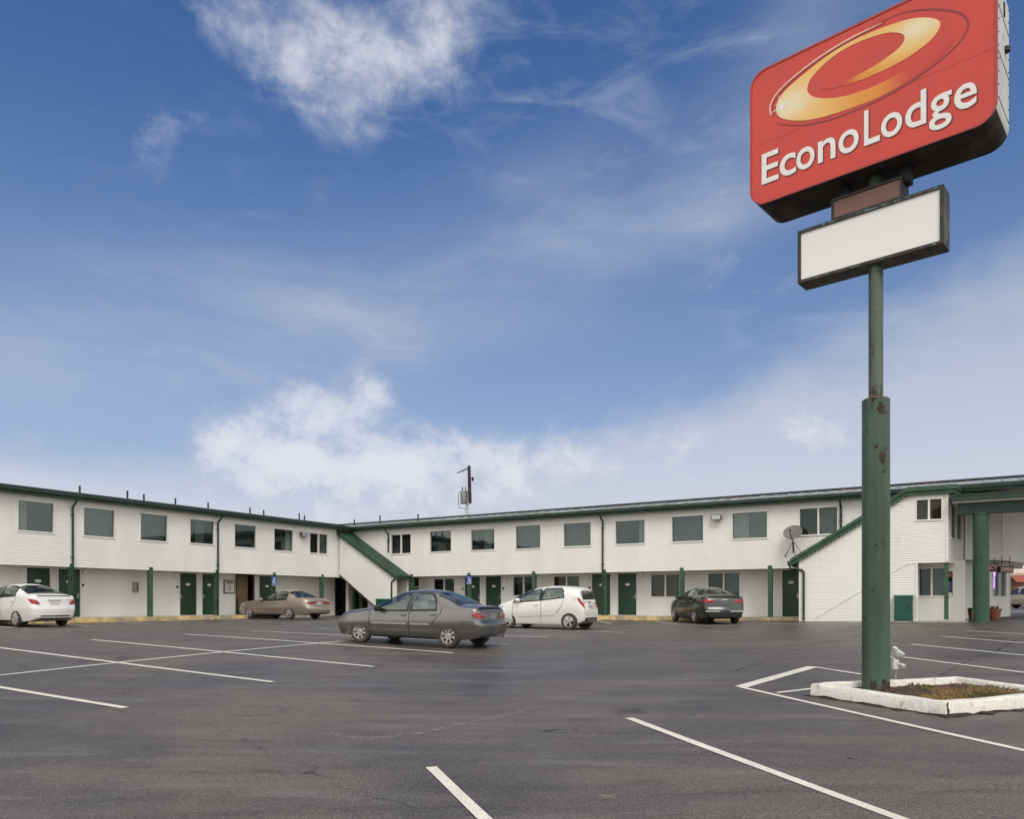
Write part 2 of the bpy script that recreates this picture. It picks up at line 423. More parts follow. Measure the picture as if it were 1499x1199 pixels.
def marking(p, q, w=.10, lift=.006):
    """a painted strip between two ground points, following the fall of the lot"""
    mb = MB(); d = Vector((q.x-p.x, q.y-p.y)); L = d.length; d.normalize(); nrm = Vector((-d.y, d.x))*w/2
    n = max(2, int(L/.4)); vs = []
    for i in range(n+1):
        c = Vector((p.x, p.y))+d*L*i/n
        jw = 1+random.uniform(-.06, .06)
        for s in (-1, 1):
            x, y = c.x+nrm.x*s*jw, c.y+nrm.y*s*jw; vs.append((x, y, ground_z(x, y)+lift))
    mb.add(vs, [(2*i, 2*i+2, 2*i+3, 2*i+1) for i in range(n)])
    struct(mb.build('parking_line', M_LINE, recalc=False))
LINES = [((-40, 1000), (184, 1037), .11), ((-20, 946.5), (399, 999), .11), ((134, 937), (547, 976.5), .11), ((270, 929), (664, 956.5), .11),
         ((368, 924), (744, 944.2), .10), ((459, 920), (800, 933.5), .10), ((-40, 993.5), (215, 966.2), .10), ((215, 966.2), (520, 937.5), .10), ((520, 937.5), (640, 928), .10),
         ((740, 920.5), (915, 926.5), .09),
         ((631, 1124), (722, 1212), .105), ((921, 1052), (1340, 1208), .11), ((1084, 1006.5), (1560, 1113), .10),
         ((1084, 1006.5), (1190, 976.5), .20), ((1190, 976.5), (1262, 988), .09), ((1137, 1015), (1192, 1008.5), .09),
         ((1322, 962.5), (1560, 993), .10), ((1334, 943.8), (1560, 966), .10), ((1378, 932), (1560, 947), .10), ((1414, 924), (1560, 932), .10),
         ((872, 909), (895, 913.3), .09), ((960, 910.5), (992, 914.2), .09), ((1115, 914), (1250, 914.5), .10), ((1250, 914.5), (1345, 916), .10),
         ((88, 913), (131, 917.5), .09), ((170, 910.8), (220, 914), .09), ((245, 909.8), (304, 912), .09), ((330, 907.9), (375, 909.8), .09), ((-30, 915.5), (20, 919.5), .09)]
for a, b, w in LINES: marking(on_ground(*a), on_ground(*b), w)

def smear(pts, w, m_, nm, lift):
    mb = MB(); P_ = [on_ground(*p) for p in pts]; vs = []; N = 0
    for i in range(len(P_)-1):
        a, b_ = P_[i], P_[i+1]; d = Vector((b_.x-a.x, b_.y-a.y)); L = d.length; d.normalize(); nr = Vector((-d.y, d.x))
        for k in range(max(2, int(L/.12))):
            t = k/max(2, int(L/.12)); x, y = a.x+d.x*L*t, a.y+d.y*L*t; ww = w*random.uniform(.6, 1.2)/2
            for s in (-1, 1): q = (x+nr.x*ww*s, y+nr.y*ww*s); vs.append((*q, ground_z(*q)+lift))
            N += 1
    mb.add(vs, [(2*i, 2*i+2, 2*i+3, 2*i+1) for i in range(N-1)]); struct(mb.build(nm, m_, recalc=False))
def mat_faint(name, c, amount, scale):
    m = bpy.data.materials.new(name); m.use_nodes = True; g = NT(m.node_tree); b = g.N['Principled BSDF']; vec = g.n('ShaderNodeTexCoord').outputs['Object']
    b.inputs['Base Color'].default_value = col4(c); b.inputs['Roughness'].default_value = .8
    g.L.new(g.ramp(g.noise(vec, scale, 6, .7), .42, .68, 0, amount), b.inputs['Alpha']); return m
M_SCUFF = mat_faint('pale_scuff', (.30, .28, .26), .55, 9); M_CRACK = mat_faint('crack_fill', (.012, .011, .010), 1.3, 5)
smear([(478, 1071), (500, 1079), (540, 1083), (610, 1074), (680, 1060), (740, 1047), (800, 1033)], .16, M_SCUFF, 'tyre_scuff', .004)
smear([(415, 1019), (450, 1018), (508, 1014)], .14, M_SCUFF, 'tyre_scuff', .005)
smear([(860, 1164), (885, 1168), (915, 1169)], .16, M_SCUFF, 'tyre_scuff', .004)
smear([(1392, 1064), (1425, 1055), (1470, 1046)], .07, M_SCUFF, 'old_line', .004)
smear([(765, 981), (785, 980)], .25, M_SCUFF, 'tyre_scuff', .004)
for p in ([(1375, 990), (1412, 970), (1428, 964), (1455, 956), (1483, 940), (1530, 922)], [(1070, 984), (1100, 975), (1150, 964)], [(795, 1071), (830, 1068), (862, 1069)], [(1240, 1110), (1262, 1114), (1290, 1115)], [(20, 975), (45, 977), (62, 979)]): smear(p, .05, M_CRACK, 'asphalt_crack', .003)

# the two wings meet at an inner corner
COR = (-9.58, 45.55); A = (.5198, .8543); B = (.8542, -.5200)
LW = Frame(COR, (-A[0], -A[1]), B)        # left wing, measured away from the corner
RW = Frame(COR, B, (-A[0], -A[1]))        # right wing
REC = -1.2                                # rooms of the ground floor stand back under the upper floor
Z_OH, Z_TOP = 2.26, 5.06

def walkway(fr, d0, d1):
    mb = MB(); mb.box(fr, d0, d1, REC-.2, .22, -.5, .15); struct(mb.build('walkway', M_CONC))
def kerb(fr, d0, d1):
    mb = MB(); n = int((d1-d0)/.5)
    pr = [(.222, -.5), (.222, .152), (.36, .150), (.395, .115), (.405, -.5)]
    vs = []
    for i in range(n+1):
        d = d0+(d1-d0)*i/n; j = random.uniform(-.014, .014)
        vs += [fr.pt(d, o+(j if k > 1 else 0), z+(j*.5 if k in (2, 3) else 0)) for k, (o, z) in enumerate(pr)]
    fs = [(i*5+k, i*5+k+1, (i+1)*5+k+1, (i+1)*5+k) for i in range(n) for k in range(4)]+[(4, 3, 2, 1, 0), tuple(n*5+k for k in range(5))]
    mb.add(vs, fs); struct(mb.build('kerb', M_YEL, smooth=50))
walkway(LW, 2.6, 30); walkway(RW, -.0, RW.at(1172))
kerb(LW, LW.at(372, .3), 30); kerb(RW, RW.at(735, .3), RW.at(1178, .4))

# ------------------------------------------------------------------ the motel
MOT = thing('motel_building', 'white two-storey L-shaped motel with green doors, posts and eaves around the parking lot', 'building', (COR[0], COR[1], 0))
FRONT = 1.1                                # stair blocks stand this far in front of the right wing

def window(fr, off, u0, u1, v0, v1, mull=False, drape='grey', half=None, wall_d=.05, du=0):
    """a window measured on the photograph; returns its opening in the wall"""
    d0, d1 = sorted((fr.at(u0, off), fr.at(u1, off))); um = (u0+u1)/2
    z1, z0 = fr.z(um, v0, off), fr.z(um, v1, off)
    return make_window(fr, off, d0, d1, z0, z1, mull, drape, half)
DRAPES = {'grey': (.17, .19, .185), 'dark': (.035, .042, .04), 'pale': (.36, .39, .375), 'warm': (.16, .10, .055), 'green': (.13, .17, .15)}
def make_window(fr, off, d0, d1, z0, z1, mull=False, drape='grey', half=None):
    t = .055; f = MB(); mb = f
    o0, o1 = off-.10, off+.030
    mb.box(fr, d0-t, d1+t, o0, o1, z1, z1+t); mb.box(fr, d0-t, d1+t, o0, o1+.012, z0-t, z0)
    mb.box(fr, d0-t, d0, o0, o1-.002, z0, z1); mb.box(fr, d1, d1+t, o0, o1-.002, z0, z1)
    dm = (d0+d1)/2
    if mull: mb.box(fr, dm-.035, dm+.035, o0, o1-.012, z0, z1)
    w = f.build('window', M_TRIM, MOT)
    g = MB(); q = [fr.pt(d0, off-.05, z0), fr.pt(d1, off-.05, z0), fr.pt(d1, off-.05, z1), fr.pt(d0, off-.05, z1)]
    if (q[1]-q[0]).cross(q[3]-q[0]).dot(Vector((fr.n.x, fr.n.y, 0))) < 0: q.reverse()
    g.quad(*q); g.build('pane', M_GLASS_CLEAR if mull else M_GLASS, w, recalc=False)
    def drp(a, b, key, depth):
        c = MB(); n = max(6, int((b-a)/.045)); vs = []
        ph = random.random()*6
        for i in range(n+1):
            d = a+(b-a)*i/n; oo = off-depth+.007*math.sin(i*1.3+ph)+.010*math.sin(i*.37+ph)
            vs += [fr.pt(d, oo, z0-.05), fr.pt(d, oo, z1+.05)]
        c.add(vs, [(2*i, 2*i+2, 2*i+3, 2*i+1) for i in range(n)])
        c.build('curtain', mat('curtain_'+key, DRAPES[key], .9, var=.12, vscale=2), w, recalc=False)
    drp(d0-.04, d1+.04, drape, .30)
    if half:
        a, b, k = half; drp(d0+(d1-d0)*a, d0+(d1-d0)*b, k, .17)
    return (d0-.02, d1+.02, z0-.02, z1+.02)

opsL = []; opsR = []
# upper floor, left wing (pixel columns and rows of each window)
for (u0, u1, v0, v1, k) in ((26.4, 78.1, 735, 778, dict(drape='dark', half=(.7, 1, 'pale'))), (122.5, 167.1, 745.5, 785.5, dict(drape='grey')), (205.6, 244.6, 753, 791.5, dict(drape='green')),
                            (278.2, 312.9, 762, 796, dict(drape='dark', half=(.35, .7, 'grey'))), (343.4, 374.3, 769, 801.5, dict(drape='dark')), (401.2, 428.5, 775.5, 806.3, dict(drape='dark', half=(0, .3, 'pale'))),
                            (453.5, 479, 782, 810, dict(mull=True, drape='dark', half=(0, .5, 'grey')))):
    opsL.append(window(LW, 0, u0, u1, v0, v1, **k))
for (u0, u1, v0, v1, k) in ((573, 601.4, 783, 810.3, dict(mull=True, drape='dark')), (630, 660.5, 777.5, 807.5, dict(drape='dark')), (690, 724, 775, 805, dict(drape='dark', half=(.5, .8, 'grey'))),
                            (755.4, 791.3, 769.6, 803, dict(drape='grey')), (825.5, 864.8, 766, 799.5, dict(drape='grey')), (901.4, 943.8, 762, 796, dict(drape='dark', half=(.76, 1, 'pale'))),
                            (984, 1029.4, 756, 792.4, dict(drape='grey')), (1072.6, 1123, 750.5, 788, dict(drape='grey', half=(0, .45, 'pale'))), (1171, 1225.6, 744, 782.5, dict(mull=True, drape='dark', half=(.5, 1, 'grey')))):
    opsR.append(window(RW, 0, u0, u1, v0, v1, **k))

D_END = RW.at(1387)+.05
mb = MB(); siding(mb, LW, 0, 30, 0, Z_OH, Z_TOP, opsL); mb.box(LW, 0, 30, -.12, -.02, Z_OH, Z_OH+.14); mb.build('upper_wall', M_SIDE, MOT, recalc=False)
mb = MB(); siding(mb, RW, 0, D_END, 0, Z_OH, Z_TOP, opsR); mb.box(RW, 0, D_END, -.12, -.02, Z_OH, Z_OH+.14); mb.build('upper_wall', M_SIDE, MOT, recalc=False)
for fr, d1, a in ((LW, 30, -1.2), (RW, D_END, 0)):
    mb = MB(); mb.box(fr, -1.2, d1, REC-.1, -.121, Z_OH+.12, Z_OH+.2); mb.build('soffit', M_SOFF, MOT)

def door(fr, u0, u1, kind='green', plate=True, hinge=1):
    d0, d1 = sorted((fr.at(u0, REC), fr.at(u1, REC))); z0, z1 = .16, 2.22
    f = MB(); t = .06
    f.box(fr, d0-t, d0, REC-.05, REC+.04, z0, z1+t); f.box(fr, d1, d1+t, REC-.05, REC+.04, z0, z1+t); f.box(fr, d0, d1, REC-.05, REC+.038, z1, z1+t)
    f.box(fr, d0-t, d1+t, REC-.05, REC+.06, .148, .165)
    o = f.build('door_frame', M_TRIM if kind == 'green' else M_BROWN, MOT)
    if kind == 'green':
        l = MB(); l.box(fr, d0+.006, d1-.006, REC-.06, REC-.015, z0+.008, z1-.006); lf = l.build('door_leaf', M_DOOR, o)
        h = MB(); dh = d0+.08 if hinge < 0 else d1-.08
        h.lathe(fr.pt(dh, REC, 1.08), [(0, 0), (.0, 0)], 6) if False else None
        h.box(fr, dh-.025, dh+.025, REC-.016, REC-.006, .98, 1.2); h.tube([fr.pt(dh, REC-.01, 1.05), fr.pt(dh, REC+.05, 1.05), fr.pt(dh+(.11 if hinge < 0 else -.11), REC+.055, 1.05)], .011, 6)
        h.build('door_handle', M_METAL, o)
        if plate:
            p = MB(); dm = (d0+d1)/2; n = 14
            p.prism([fr.pt(dm+.13*math.cos(2*math.pi*k/n), REC-.0135, 1.68+.065*math.sin(2*math.pi*k/n)) for k in range(n)], (fr.n.x*.008, fr.n.y*.008, 0)); p.build('door_plate', M_WHITE, o)
    return (d0-.03, d1+.03, 0, z1+.04)
dL = []; dR = []
for u0, u1, h in ((38.6, 73, 1), (85, 117, -1), (263, 287.5, 1), (295.6, 317, 1), (379, 402.5, 1)): dL.append(door(LW, u0, u1, hinge=h))
dL.append(door(LW, 346, 370.5, 'open')); dL.append(door(LW, 491, 507, 'open'))
for u0, u1, h in ((605, 613.5, 1), (680.8, 703, 1), (711.4, 734, 1), (866.8, 893.7, -1), (905, 932, 1), (1145.6, 1170.6, 1)): dR.append(door(RW, u0, u1, hinge=h))
for (u0, u1, v0, v1, k) in ((635.5, 665, 848, 872, dict(mull=True, drape='dark', half=(.5, 1, 'grey'))), (751.6, 781.5, 844.5, 872, dict(mull=True, drape='dark')), (811, 848.2, 843.8, 873, dict(mull=True, drape='warm', half=(.5, 1, 'pale'))),
                            (953.5, 995, 841.3, 873.5, dict(mull=True, drape='warm')), (1037, 1082.4, 839.3, 873.2, dict(mull=True, drape='dark', half=(.5, 1, 'grey')))):
    dR.append(window(RW, REC, u0, u1, v0, v1, **k))
mb = MB(); siding(mb, LW, -1.2, 30, REC, 0, 2.42, dL); mb.build('lower_wall', M_SIDE, MOT, recalc=False)
mb = MB(); siding(mb, RW, -1.2, RW.at(1172)+1.2, REC, 0, 2.42, dR); mb.build('lower_wall', M_SIDE, MOT, recalc=False)
# the room behind the open doorway, and a black panel for the shade under the stair
d0, d1 = sorted((LW.at(346, REC), LW.at(370.5, REC)))
mb = MB(); mb.box(LW, d0+.05, d1-.02, REC-.40, REC-.36, .15, 2.21); mb.build('inner_door', M_TAN, MOT)
mb = MB(); mb.box(LW, d1-.30, d1-.02, REC-.34, REC-.20, .15, 1.0); mb.build('cabinet', M_DOOR, MOT)
d0, d1 = sorted((LW.at(491, REC), LW.at(507, REC)))
mb = MB(); mb.box(LW, d0-.1, d1+.1, REC-.7, REC-.6, .15, 2.3); mb.build('passage_shade', M_DARK, MOT)

# posts, downspouts, kick boards
def post(fr, u0, u1, off=-.06):
    d = fr.at((u0+u1)/2, off); w = max(.07, min(.09, abs(fr.at(u0, off)-fr.at(u1, off))/2))
    mb = MB(); mb.box(fr, d-w, d+w, off-w, off+w, .15, Z_OH+.13); mb.box(fr, d-w-.012, d+w+.012, off-w-.012, off+w+.012, .15, .21); mb.build('post', M_GREEN2, MOT)
for u in ((100.7, 107), (216.6, 222.6), (314.3, 318.5), (397.5, 403), (468.5, 473)): post(LW, *u)
for u in ((600.5, 607), (684.5, 690.5), (779.6, 785), (882.3, 888.3), (996, 1001.4), (1124.6, 1131)): post(RW, *u)
def downspout(fr, u, z0, off=0.0, eave=.40, zt=5.08):
    d = fr.at(u, off+.06); mb = MB()
    mb.tube([fr.pt(d+.0, off+eave, zt), fr.pt(d, off+eave, zt-.10), fr.pt(d, off+.20, zt-.26), fr.pt(d, off+.075, zt-.36), fr.pt(d, off+.075, zt-.5), fr.pt(d, off+.075, z0)], .045, 8)
    for z in (z0+.6, (zt+z0)/2, zt-.7):
        mb.box(fr, d-.06, d+.06, off+.012, off+.125, z, z+.035)
    mb.build('downspout', M_GREEN, MOT, smooth=40)
downspout(LW, 106.3, .2); downspout(LW, 319, .2); downspout(RW, 882.3, .2); downspout(RW, 568.5, 3.7); downspout(RW, 1231, 3.2)

# roofs: low gables, gutter and fascia along the eaves
def roof(fr, d0, d1, g0, PITCH, half=4.5):
    ev = .44; zr = 5.22; mb = MB()
    for s in (0, 1):
        o = [ev, -half, -2*half-ev]; z = [zr, zr+(half+ev)*PITCH, zr]
    P = fr.pt; th = .09
    for i in (0, 1):
        mb.add([P(d0, o[i], z[i]), P(d1, o[i], z[i]), P(d1, o[i+1], z[i+1]), P(d0, o[i+1], z[i+1]),
                P(d0, o[i], z[i]-th), P(d1, o[i], z[i]-th), P(d1, o[i+1], z[i+1]-th), P(d0, o[i+1], z[i+1]-th)],
               [(0, 1, 2, 3), (7, 6, 5, 4), (0, 4, 5, 1), (1, 5, 6, 2), (2, 6, 7, 3), (3, 7, 4, 0)])
    # standing seams
    n = int((d1-d0)/.61)
    for k in range(n):
        d = d0+.3+k*.61
        mb.add([P(d-.015, ev, zr+.002), P(d+.015, ev, zr+.002), P(d+.015, -half, z[1]+.002), P(d-.015, -half, z[1]+.002),
                P(d-.012, ev, zr+.04), P(d+.012, ev, zr+.04), P(d+.012, -half, z[1]+.04), P(d-.012, -half, z[1]+.04)],
               [(4, 5, 6, 7), (0, 1, 5, 4), (2, 3, 7, 6), (1, 2, 6, 5), (3, 0, 4, 7)])
    r = mb.build('roof', M_ROOF, MOT, recalc=False)
    c = MB(); c.box(fr, d0, d1, -half-.16, -half+.16, z[1]+.03, z[1]+.10); c.build('ridge_cap', M_RIDGE, r)
    f = MB(); f.box(fr, g0, d1, .0, .36, 5.03, 5.115); f.box(fr, g0, d1, .325, .36, 5.115, 5.17); f.build('fascia', M_GREEN2, r)
    gt = MB(); pr = [(.362, 5.24), (.362, 5.10), (.385, 5.085), (.45, 5.085), (.475, 5.14), (.475, 5.235), (.487, 5.245), (.487, 5.255), (.462, 5.255), (.462, 5.15), (.44, 5.105), (.39, 5.105), (.38, 5.24)]
    n = len(pr); vs = [fr.pt(d, o_, z_) for d in (g0+.1, d1) for (o_, z_) in pr]
    gt.add(vs, [(k, (k+1) % n, n+(k+1) % n, n+k) for k in range(n)]+[tuple(range(n)), tuple(reversed(range(n, 2*n)))])
    gt.build('gutter', M_GREEN, r)
    return r
PL, PR = .135, .165
R_L = roof(LW, -9, 30.5, .0, PL); R_R = roof(RW, -9, 40, .0, PR)
# vent pipes standing on the left roof and near the corner
def vent(fr, roof_o, u, o, h, r=.045):
    d = fr.at(u, o); zb = 5.22+(.44-o)*(PL if fr is LW else PR)
    mb = MB(); mb.tube([fr.pt(d, o, zb-.05), fr.pt(d, o, zb+h)], r, 8); mb.lathe(fr.pt(d, o, zb+.02), [(r*2.2, 0), (r*1.2, .08), (r, .09)], 10); mb.build('vent_pipe', M_RIDGE, roof_o, smooth=40)
for u, h in ((116.7, .42), (186.5, .48), (210.6, .42), (256.8, .42), (304.7, .42), (366, .45), (386, .40), (438, .48), (445.7, .40)): vent(LW, R_L, u, -2.6, h+.0)
for u, h in ((518.8, .45), (556.3, .6), (612, .5)): vent(RW, R_R, u, -2.4, h-.05)
# outer walls that close the two wings
mb = MB()
mb.box(LW, -9, 30, -9.1, -9.0, -.5, 5.2); mb.box(LW, 30, 30.1, -9.0, 0, -.5, 5.2); mb.build('back_wall', M_SIDE, MOT)
mb = MB(); mb.box(RW, -9, 33, -9.1, -9.0, -.5, 5.2); mb.build('back_wall', M_SIDE, MOT)

# flood lamps and small fittings on the walls
def boxlamp(fr, u0, u1, v0, v1, heads):
    um = (u0+u1)/2; d = fr.at(um, .1); z = fr.z(um, (v0+v1)/2, .1); w = abs(fr.at(u1, .1)-fr.at(u0, .1))/2
    mb = MB(); mb.box(fr, d-.07, d+.07, .0, .10, z-.06, z+.06)
    hs = (-1, 1) if heads == 2 else (0,)
    for s in hs:
        ww = w*.5 if heads == 2 else w
        c = d+s*w*.5
        a = [fr.pt(c-ww*.9, .10, z-.09), fr.pt(c+ww*.9, .10, z-.09), fr.pt(c+ww*.9, .10, z+.10), fr.pt(c-ww*.9, .10, z+.10)]
        b_ = [fr.pt(c-ww, .30, z-.14), fr.pt(c+ww, .30, z-.14), fr.pt(c+ww, .26, z+.08), fr.pt(c-ww, .26, z+.08)]
        mb.add(a+b_, [(0, 1, 2, 3), (7, 6, 5, 4), (0, 4, 5, 1), (1, 5, 6, 2), (2, 6, 7, 3), (3, 7, 4, 0)])
    o = mb.build('wall_lamp', M_BROWN, MOT)
    l = MB()
    for s in hs:
        ww = w*.5 if heads == 2 else w
        c = d+s*w*.5
        l.quad(fr.pt(c-ww*.85, .302, z-.12), fr.pt(c+ww*.85, .302, z-.12), fr.pt(c+ww*.85, .268, z+.06), fr.pt(c-ww*.85, .268, z+.06))
    l.build('lens', M_METAL, o, recalc=False)
boxlamp(LW, 439, 450, 778, 786.5, 2); boxlamp(RW, 1042.4, 1057, 753, 761.4, 1)
def fitting(name, fr, u, z, w, h, m, off=REC, dep=.06):
    d = fr.at(u, off); mb = MB(); mb.box(fr, d-w/2, d+w/2, off+.014, off+dep, z-h/2, z+h/2); mb.build(name, m, MOT, bevel=.008)
for u in (120.5, 259, 319.5 if False else 489): fitting('door_sensor', LW, u, 1.55, .10, .09, M_BLACK)
for u in (677.5, 737, 863.5): fitting('door_sensor', RW, u, 1.55, .10, .09, M_BLACK)
for u in (33, 124, 258): fitting('porch_light', LW, u, 2.1, .22, .18, M_SOFF, dep=.12)
for u in (673, 740, 859, 938.5): fitting('porch_light', RW, u, 2.1, .22, .18, M_SOFF, dep=.12)
# framed notice beside the open doorway
d0, d1 = sorted((LW.at(327, REC), LW.at(343, REC))); z1, z0 = LW.z(335, 849.3, REC), LW.z(335, 869.3, REC)
mb = MB(); mb.box(LW, d0, d1, REC+.014, REC+.05, z0, z1); nb = mb.build('notice_board', M_BROWN, MOT)
mb = MB(); mb.box(LW, d0+.05, d1-.05, REC+.05, REC+.056, z0+.05, z1-.05); pp = mb.build('poster', mat('paper', (.62, .59, .52), .7), nb)
mb = MB()
for k, (wd, dz, hh) in enumerate(((.40, .10, .09), (.12, .24, .03), (.22, .36, .035), (.22, .42, .03), (.10, .50, .02))):
    c = (d0+d1)/2; mb.box(LW, c-wd*.5, c+wd*.5, REC+.056, REC+.059, z1-.08-dz, z1-.08-dz+hh)
mb.build('poster_print', mat('print', (.10, .085, .08), .7), nb)

# ---------------------------------------------------------------- stair blocks
def stair_block(fr, uA, vA, uB, vB, low_left, name):
    """sloping roof and front board between two pixels on the front plane; returns the front line z(d)"""
    fo = FRONT
    dA, zA = fr.at(uA, fo), fr.z(uA, vA, fo); dB, zB = fr.at(uB, fo), fr.z(uB, vB, fo)
    k = (zB-zA)/(dB-dA)
    return dA, zA, dB, zB, (lambda d: zA+k*(d-dA)), k
# left stair (falls to the right, away from the corner)
dA, zA, dB, zB, zl, k = stair_block(RW, 497, 784.5, 578.5, 846.3, False, 'left')
def sloped_roof(zl, k, d0, d1, o0, o1, th, m, brd, gab_h=.26, flat=None):
    """roof sheet over a stair: zl is the underside line of the front board"""
    P = RW.pt; mb = MB(); n = 2
    def zt(d): return zl(d)+gab_h
    mb.add([P(d0, o0, zt(d0)), P(d1, o0, zt(d1)), P(d1, o1, zt(d1)), P(d0, o1, zt(d0)), P(d0, o0, zt(d0)-th), P(d1, o0, zt(d1)-th), P(d1, o1, zt(d1)-th), P(d0, o1, zt(d0)-th)],
           [(0, 1, 2, 3), (7, 6, 5, 4), (0, 4, 5, 1), (1, 5, 6, 2), (2, 6, 7, 3), (3, 7, 4, 0)])
    nr = int((o0-o1)/.3)
    for i in range(1, nr+1):
        o = o1+(o0-o1)*i/(nr+.5)
        mb.add([P(d0, o-.02, zt(d0)), P(d1, o-.02, zt(d1)), P(d1, o+.02, zt(d1)), P(d0, o+.02, zt(d0)), P(d0, o-.012, zt(d0)+.04), P(d1, o-.012, zt(d1)+.04), P(d1, o+.012, zt(d1)+.04), P(d0, o+.012, zt(d0)+.04)],
               [(4, 5, 6, 7), (0, 1, 5, 4), (1, 2, 6, 5), (2, 3, 7, 6), (3, 0, 4, 7)])
    r = mb.build('stair_roof', m, MOT, recalc=False)
    bb = MB(); e = (d1-d0)*0
    bb.add([P(d0, o0, zl(d0)), P(d1, o0, zl(d1)), P(d1, o0, zl(d1)+gab_h-.002), P(d0, o0, zl(d0)+gab_h-.002), P(d0, o0+.04, zl(d0)), P(d1, o0+.04, zl(d1)), P(d1, o0+.04, zl(d1)+gab_h-.002), P(d0, o0+.04, zl(d0)+gab_h-.002)],
           [(0, 1, 2, 3), (7, 6, 5, 4), (0, 4, 5, 1), (1, 5, 6, 2), (2, 6, 7, 3), (3, 7, 4, 0)])
    bb.add([P(d0, o0+.04, zl(d0)+gab_h*.62), P(d1, o0+.04, zl(d1)+gab_h*.62), P(d1, o0+.04, zl(d1)+gab_h+.03), P(d0, o0+.04, zl(d0)+gab_h+.03), P(d0, o0+.10, zl(d0)+gab_h*.62), P(d1, o0+.10, zl(d1)+gab_h*.62), P(d1, o0+.10, zl(d1)+gab_h+.03), P(d0, o0+.10, zl(d0)+gab_h+.03)],
           [(0, 1, 2, 3), (7, 6, 5, 4), (0, 4, 5, 1), (1, 5, 6, 2), (2, 6, 7, 3), (3, 7, 4, 0)])
    bb.build('bargeboard', brd, r)
    return r
rl = sloped_roof(zl, k, dA-.05, dB+.18, FRONT+.10, 0.0, .10, M_ROOFG, M_GREEN2)
mb = MB(); zz = zl(dB+.18); mb.box(RW, dB+.18, dB+.30, 0, FRONT+.2, zz+.04, zz+.24); mb.build('gutter', M_GREEN, rl)
# left stair front: white boards between the sloping roof and the sloping underside
db0, zb0 = RW.at(497.5, FRONT), RW.z(497.5, 842.6, FRONT); db1, zb1 = RW.at(549.4, FRONT), RW.z(549.4, 888.9, FRONT)
kb = (zb1-zb0)/(db1-db0)
def cutL(z, x, y):
    lo, hi = x, y
    lo_ = db0+(z-zb0)/kb if z < zb0 else x            # below the overhang the board starts at the underside line
    hi_ = dA+(z-zA)/k if z > zB else y
    return max(lo, lo_ if z < zb0 else lo), min(hi, hi_+.02)
mb = MB(); siding(mb, RW, dA, dB, FRONT, -.2, 5.02, cut=cutL)
P = RW.pt
def bar(mb, d0, z0, d1, z1, o0, o1, h):
    mb.add([P(d0, o0, z0), P(d1, o0, z1), P(d1, o0, z1+h), P(d0, o0, z0+h), P(d0, o1, z0), P(d1, o1, z1), P(d1, o1, z1+h), P(d0, o1, z0+h)],
           [(0, 1, 2, 3), (7, 6, 5, 4), (0, 4, 5, 1), (1, 5, 6, 2), (2, 6, 7, 3), (3, 7, 4, 0)])
sw = mb.build('stair_wall', M_SIDE, MOT, recalc=False)
mb = MB(); mb.box(RW, dB-.02, dB+.08, FRONT-.06, FRONT+.02, -.3, zB+.05); mb.box(RW, dB-.02, dB+.08, .03, .12, -.3, zB+.1)
mb.build('corner_trim', M_TRIM, sw)
mb = MB(); bar(mb, db0, zb0-.05, db1+.6, zb1-.05+kb*.6, FRONT-.05, FRONT+.022, .10); mb.build('skirt_board', M_BROWN, sw)
mb = MB()
n = 14
for i in range(n):
    f0 = i/n; f1 = (i+1)/n; da = db0+(dB-db0)*f0; dz = db0+(dB-db0)*f1; z = 2.75+( -.1-2.45)*f1
    mb.box(RW, da, dz, .06, FRONT-.07, max(-.25, z-.22), z)
mb.build('stair_steps', M_SOFF, MOT)
mb = MB(); bar(mb, db0, zb0+.9, dB, zb0+.9+kb*(dB-db0), .12, .16, .05); mb.build('handrail', M_BLACK, MOT)
mb = MB(); mb.box(RW, db0+1.2, dB+.0, -.02, .03, -.2, 2.27); mb.build('stair_back_wall', M_SIDE, MOT)
for u, m_ in ((509, M_TRIM), (517.5, M_GREEN2), (528.5, M_GREEN2)):
    d = RW.at(u, .1); mb = MB(); mb.box(RW, d-.09, d+.09, .0, .16, 0, 2.27); mb.build('post', m_, MOT)
mb = MB(); mb.box(RW, -.9, 3.0, REC+.02, REC+.08, .0, 2.3); mb.build('passage_shade', M_DARK, MOT)  # black panel before the wall for the shade under the stair
d = RW.at(573, FRONT+.07)
mb = MB(); mb.tube([RW.pt(RW.at(577.5, FRONT+.07), FRONT+.07, zB-.02), RW.pt(RW.at(577, FRONT+.07), FRONT+.07, zB-.10), RW.pt(d, FRONT+.07, zB-.22), RW.pt(d, FRONT+.07, -.1)], .045, 8); mb.build('downspout', M_GREEN, MOT, smooth=40)

# right stair block with the office front (rises to the right, then a level eave)
dA, zA, dB, zB, zr_, k = stair_block(RW, 1157.5, 829.5, 1327, 727, True, 'right')
dW = RW.at(1171.5, FRONT); dE = RW.at(1387, FRONT); dP = RW.at(1343, FRONT)
ZE = RW.z(1327, 727, FRONT)
rr = sloped_roof(zr_, k, dA, dB+.12, FRONT+.10, 0.0, .10, M_ROOFG, M_GREEN2)
mb = MB(); mb.box(RW, dA-.10, dA, 0, FRONT+.15, zr_(dA)+.03, zr_(dA)+.22); mb.build('gutter', M_GREEN, rr)
fb = MB(); fb.box(RW, dB+.05, dE+.28, FRONT+.098, FRONT+.14, ZE+.01, ZE+.17); fb.box(RW, dB+.02, dE+.34, FRONT+.14, FRONT+.22, ZE+.16, ZE+.32)
fb.build('bargeboard', M_GREEN2, rr)
tp = MB(); tp.box(RW, dB+.02, dE+.30, -.2, FRONT+.138, ZE+.172, ZE+.30); tp.build('eave_slab', M_GREEN, rr)
def cutR(z, x, y):
    x_ = dA+(z-zA)/k if z > zA else x
    return max(x, x_-.02), y
w1 = window(RW, FRONT, 1342, 1378, 731.5, 760.5, mull=True, drape='warm')
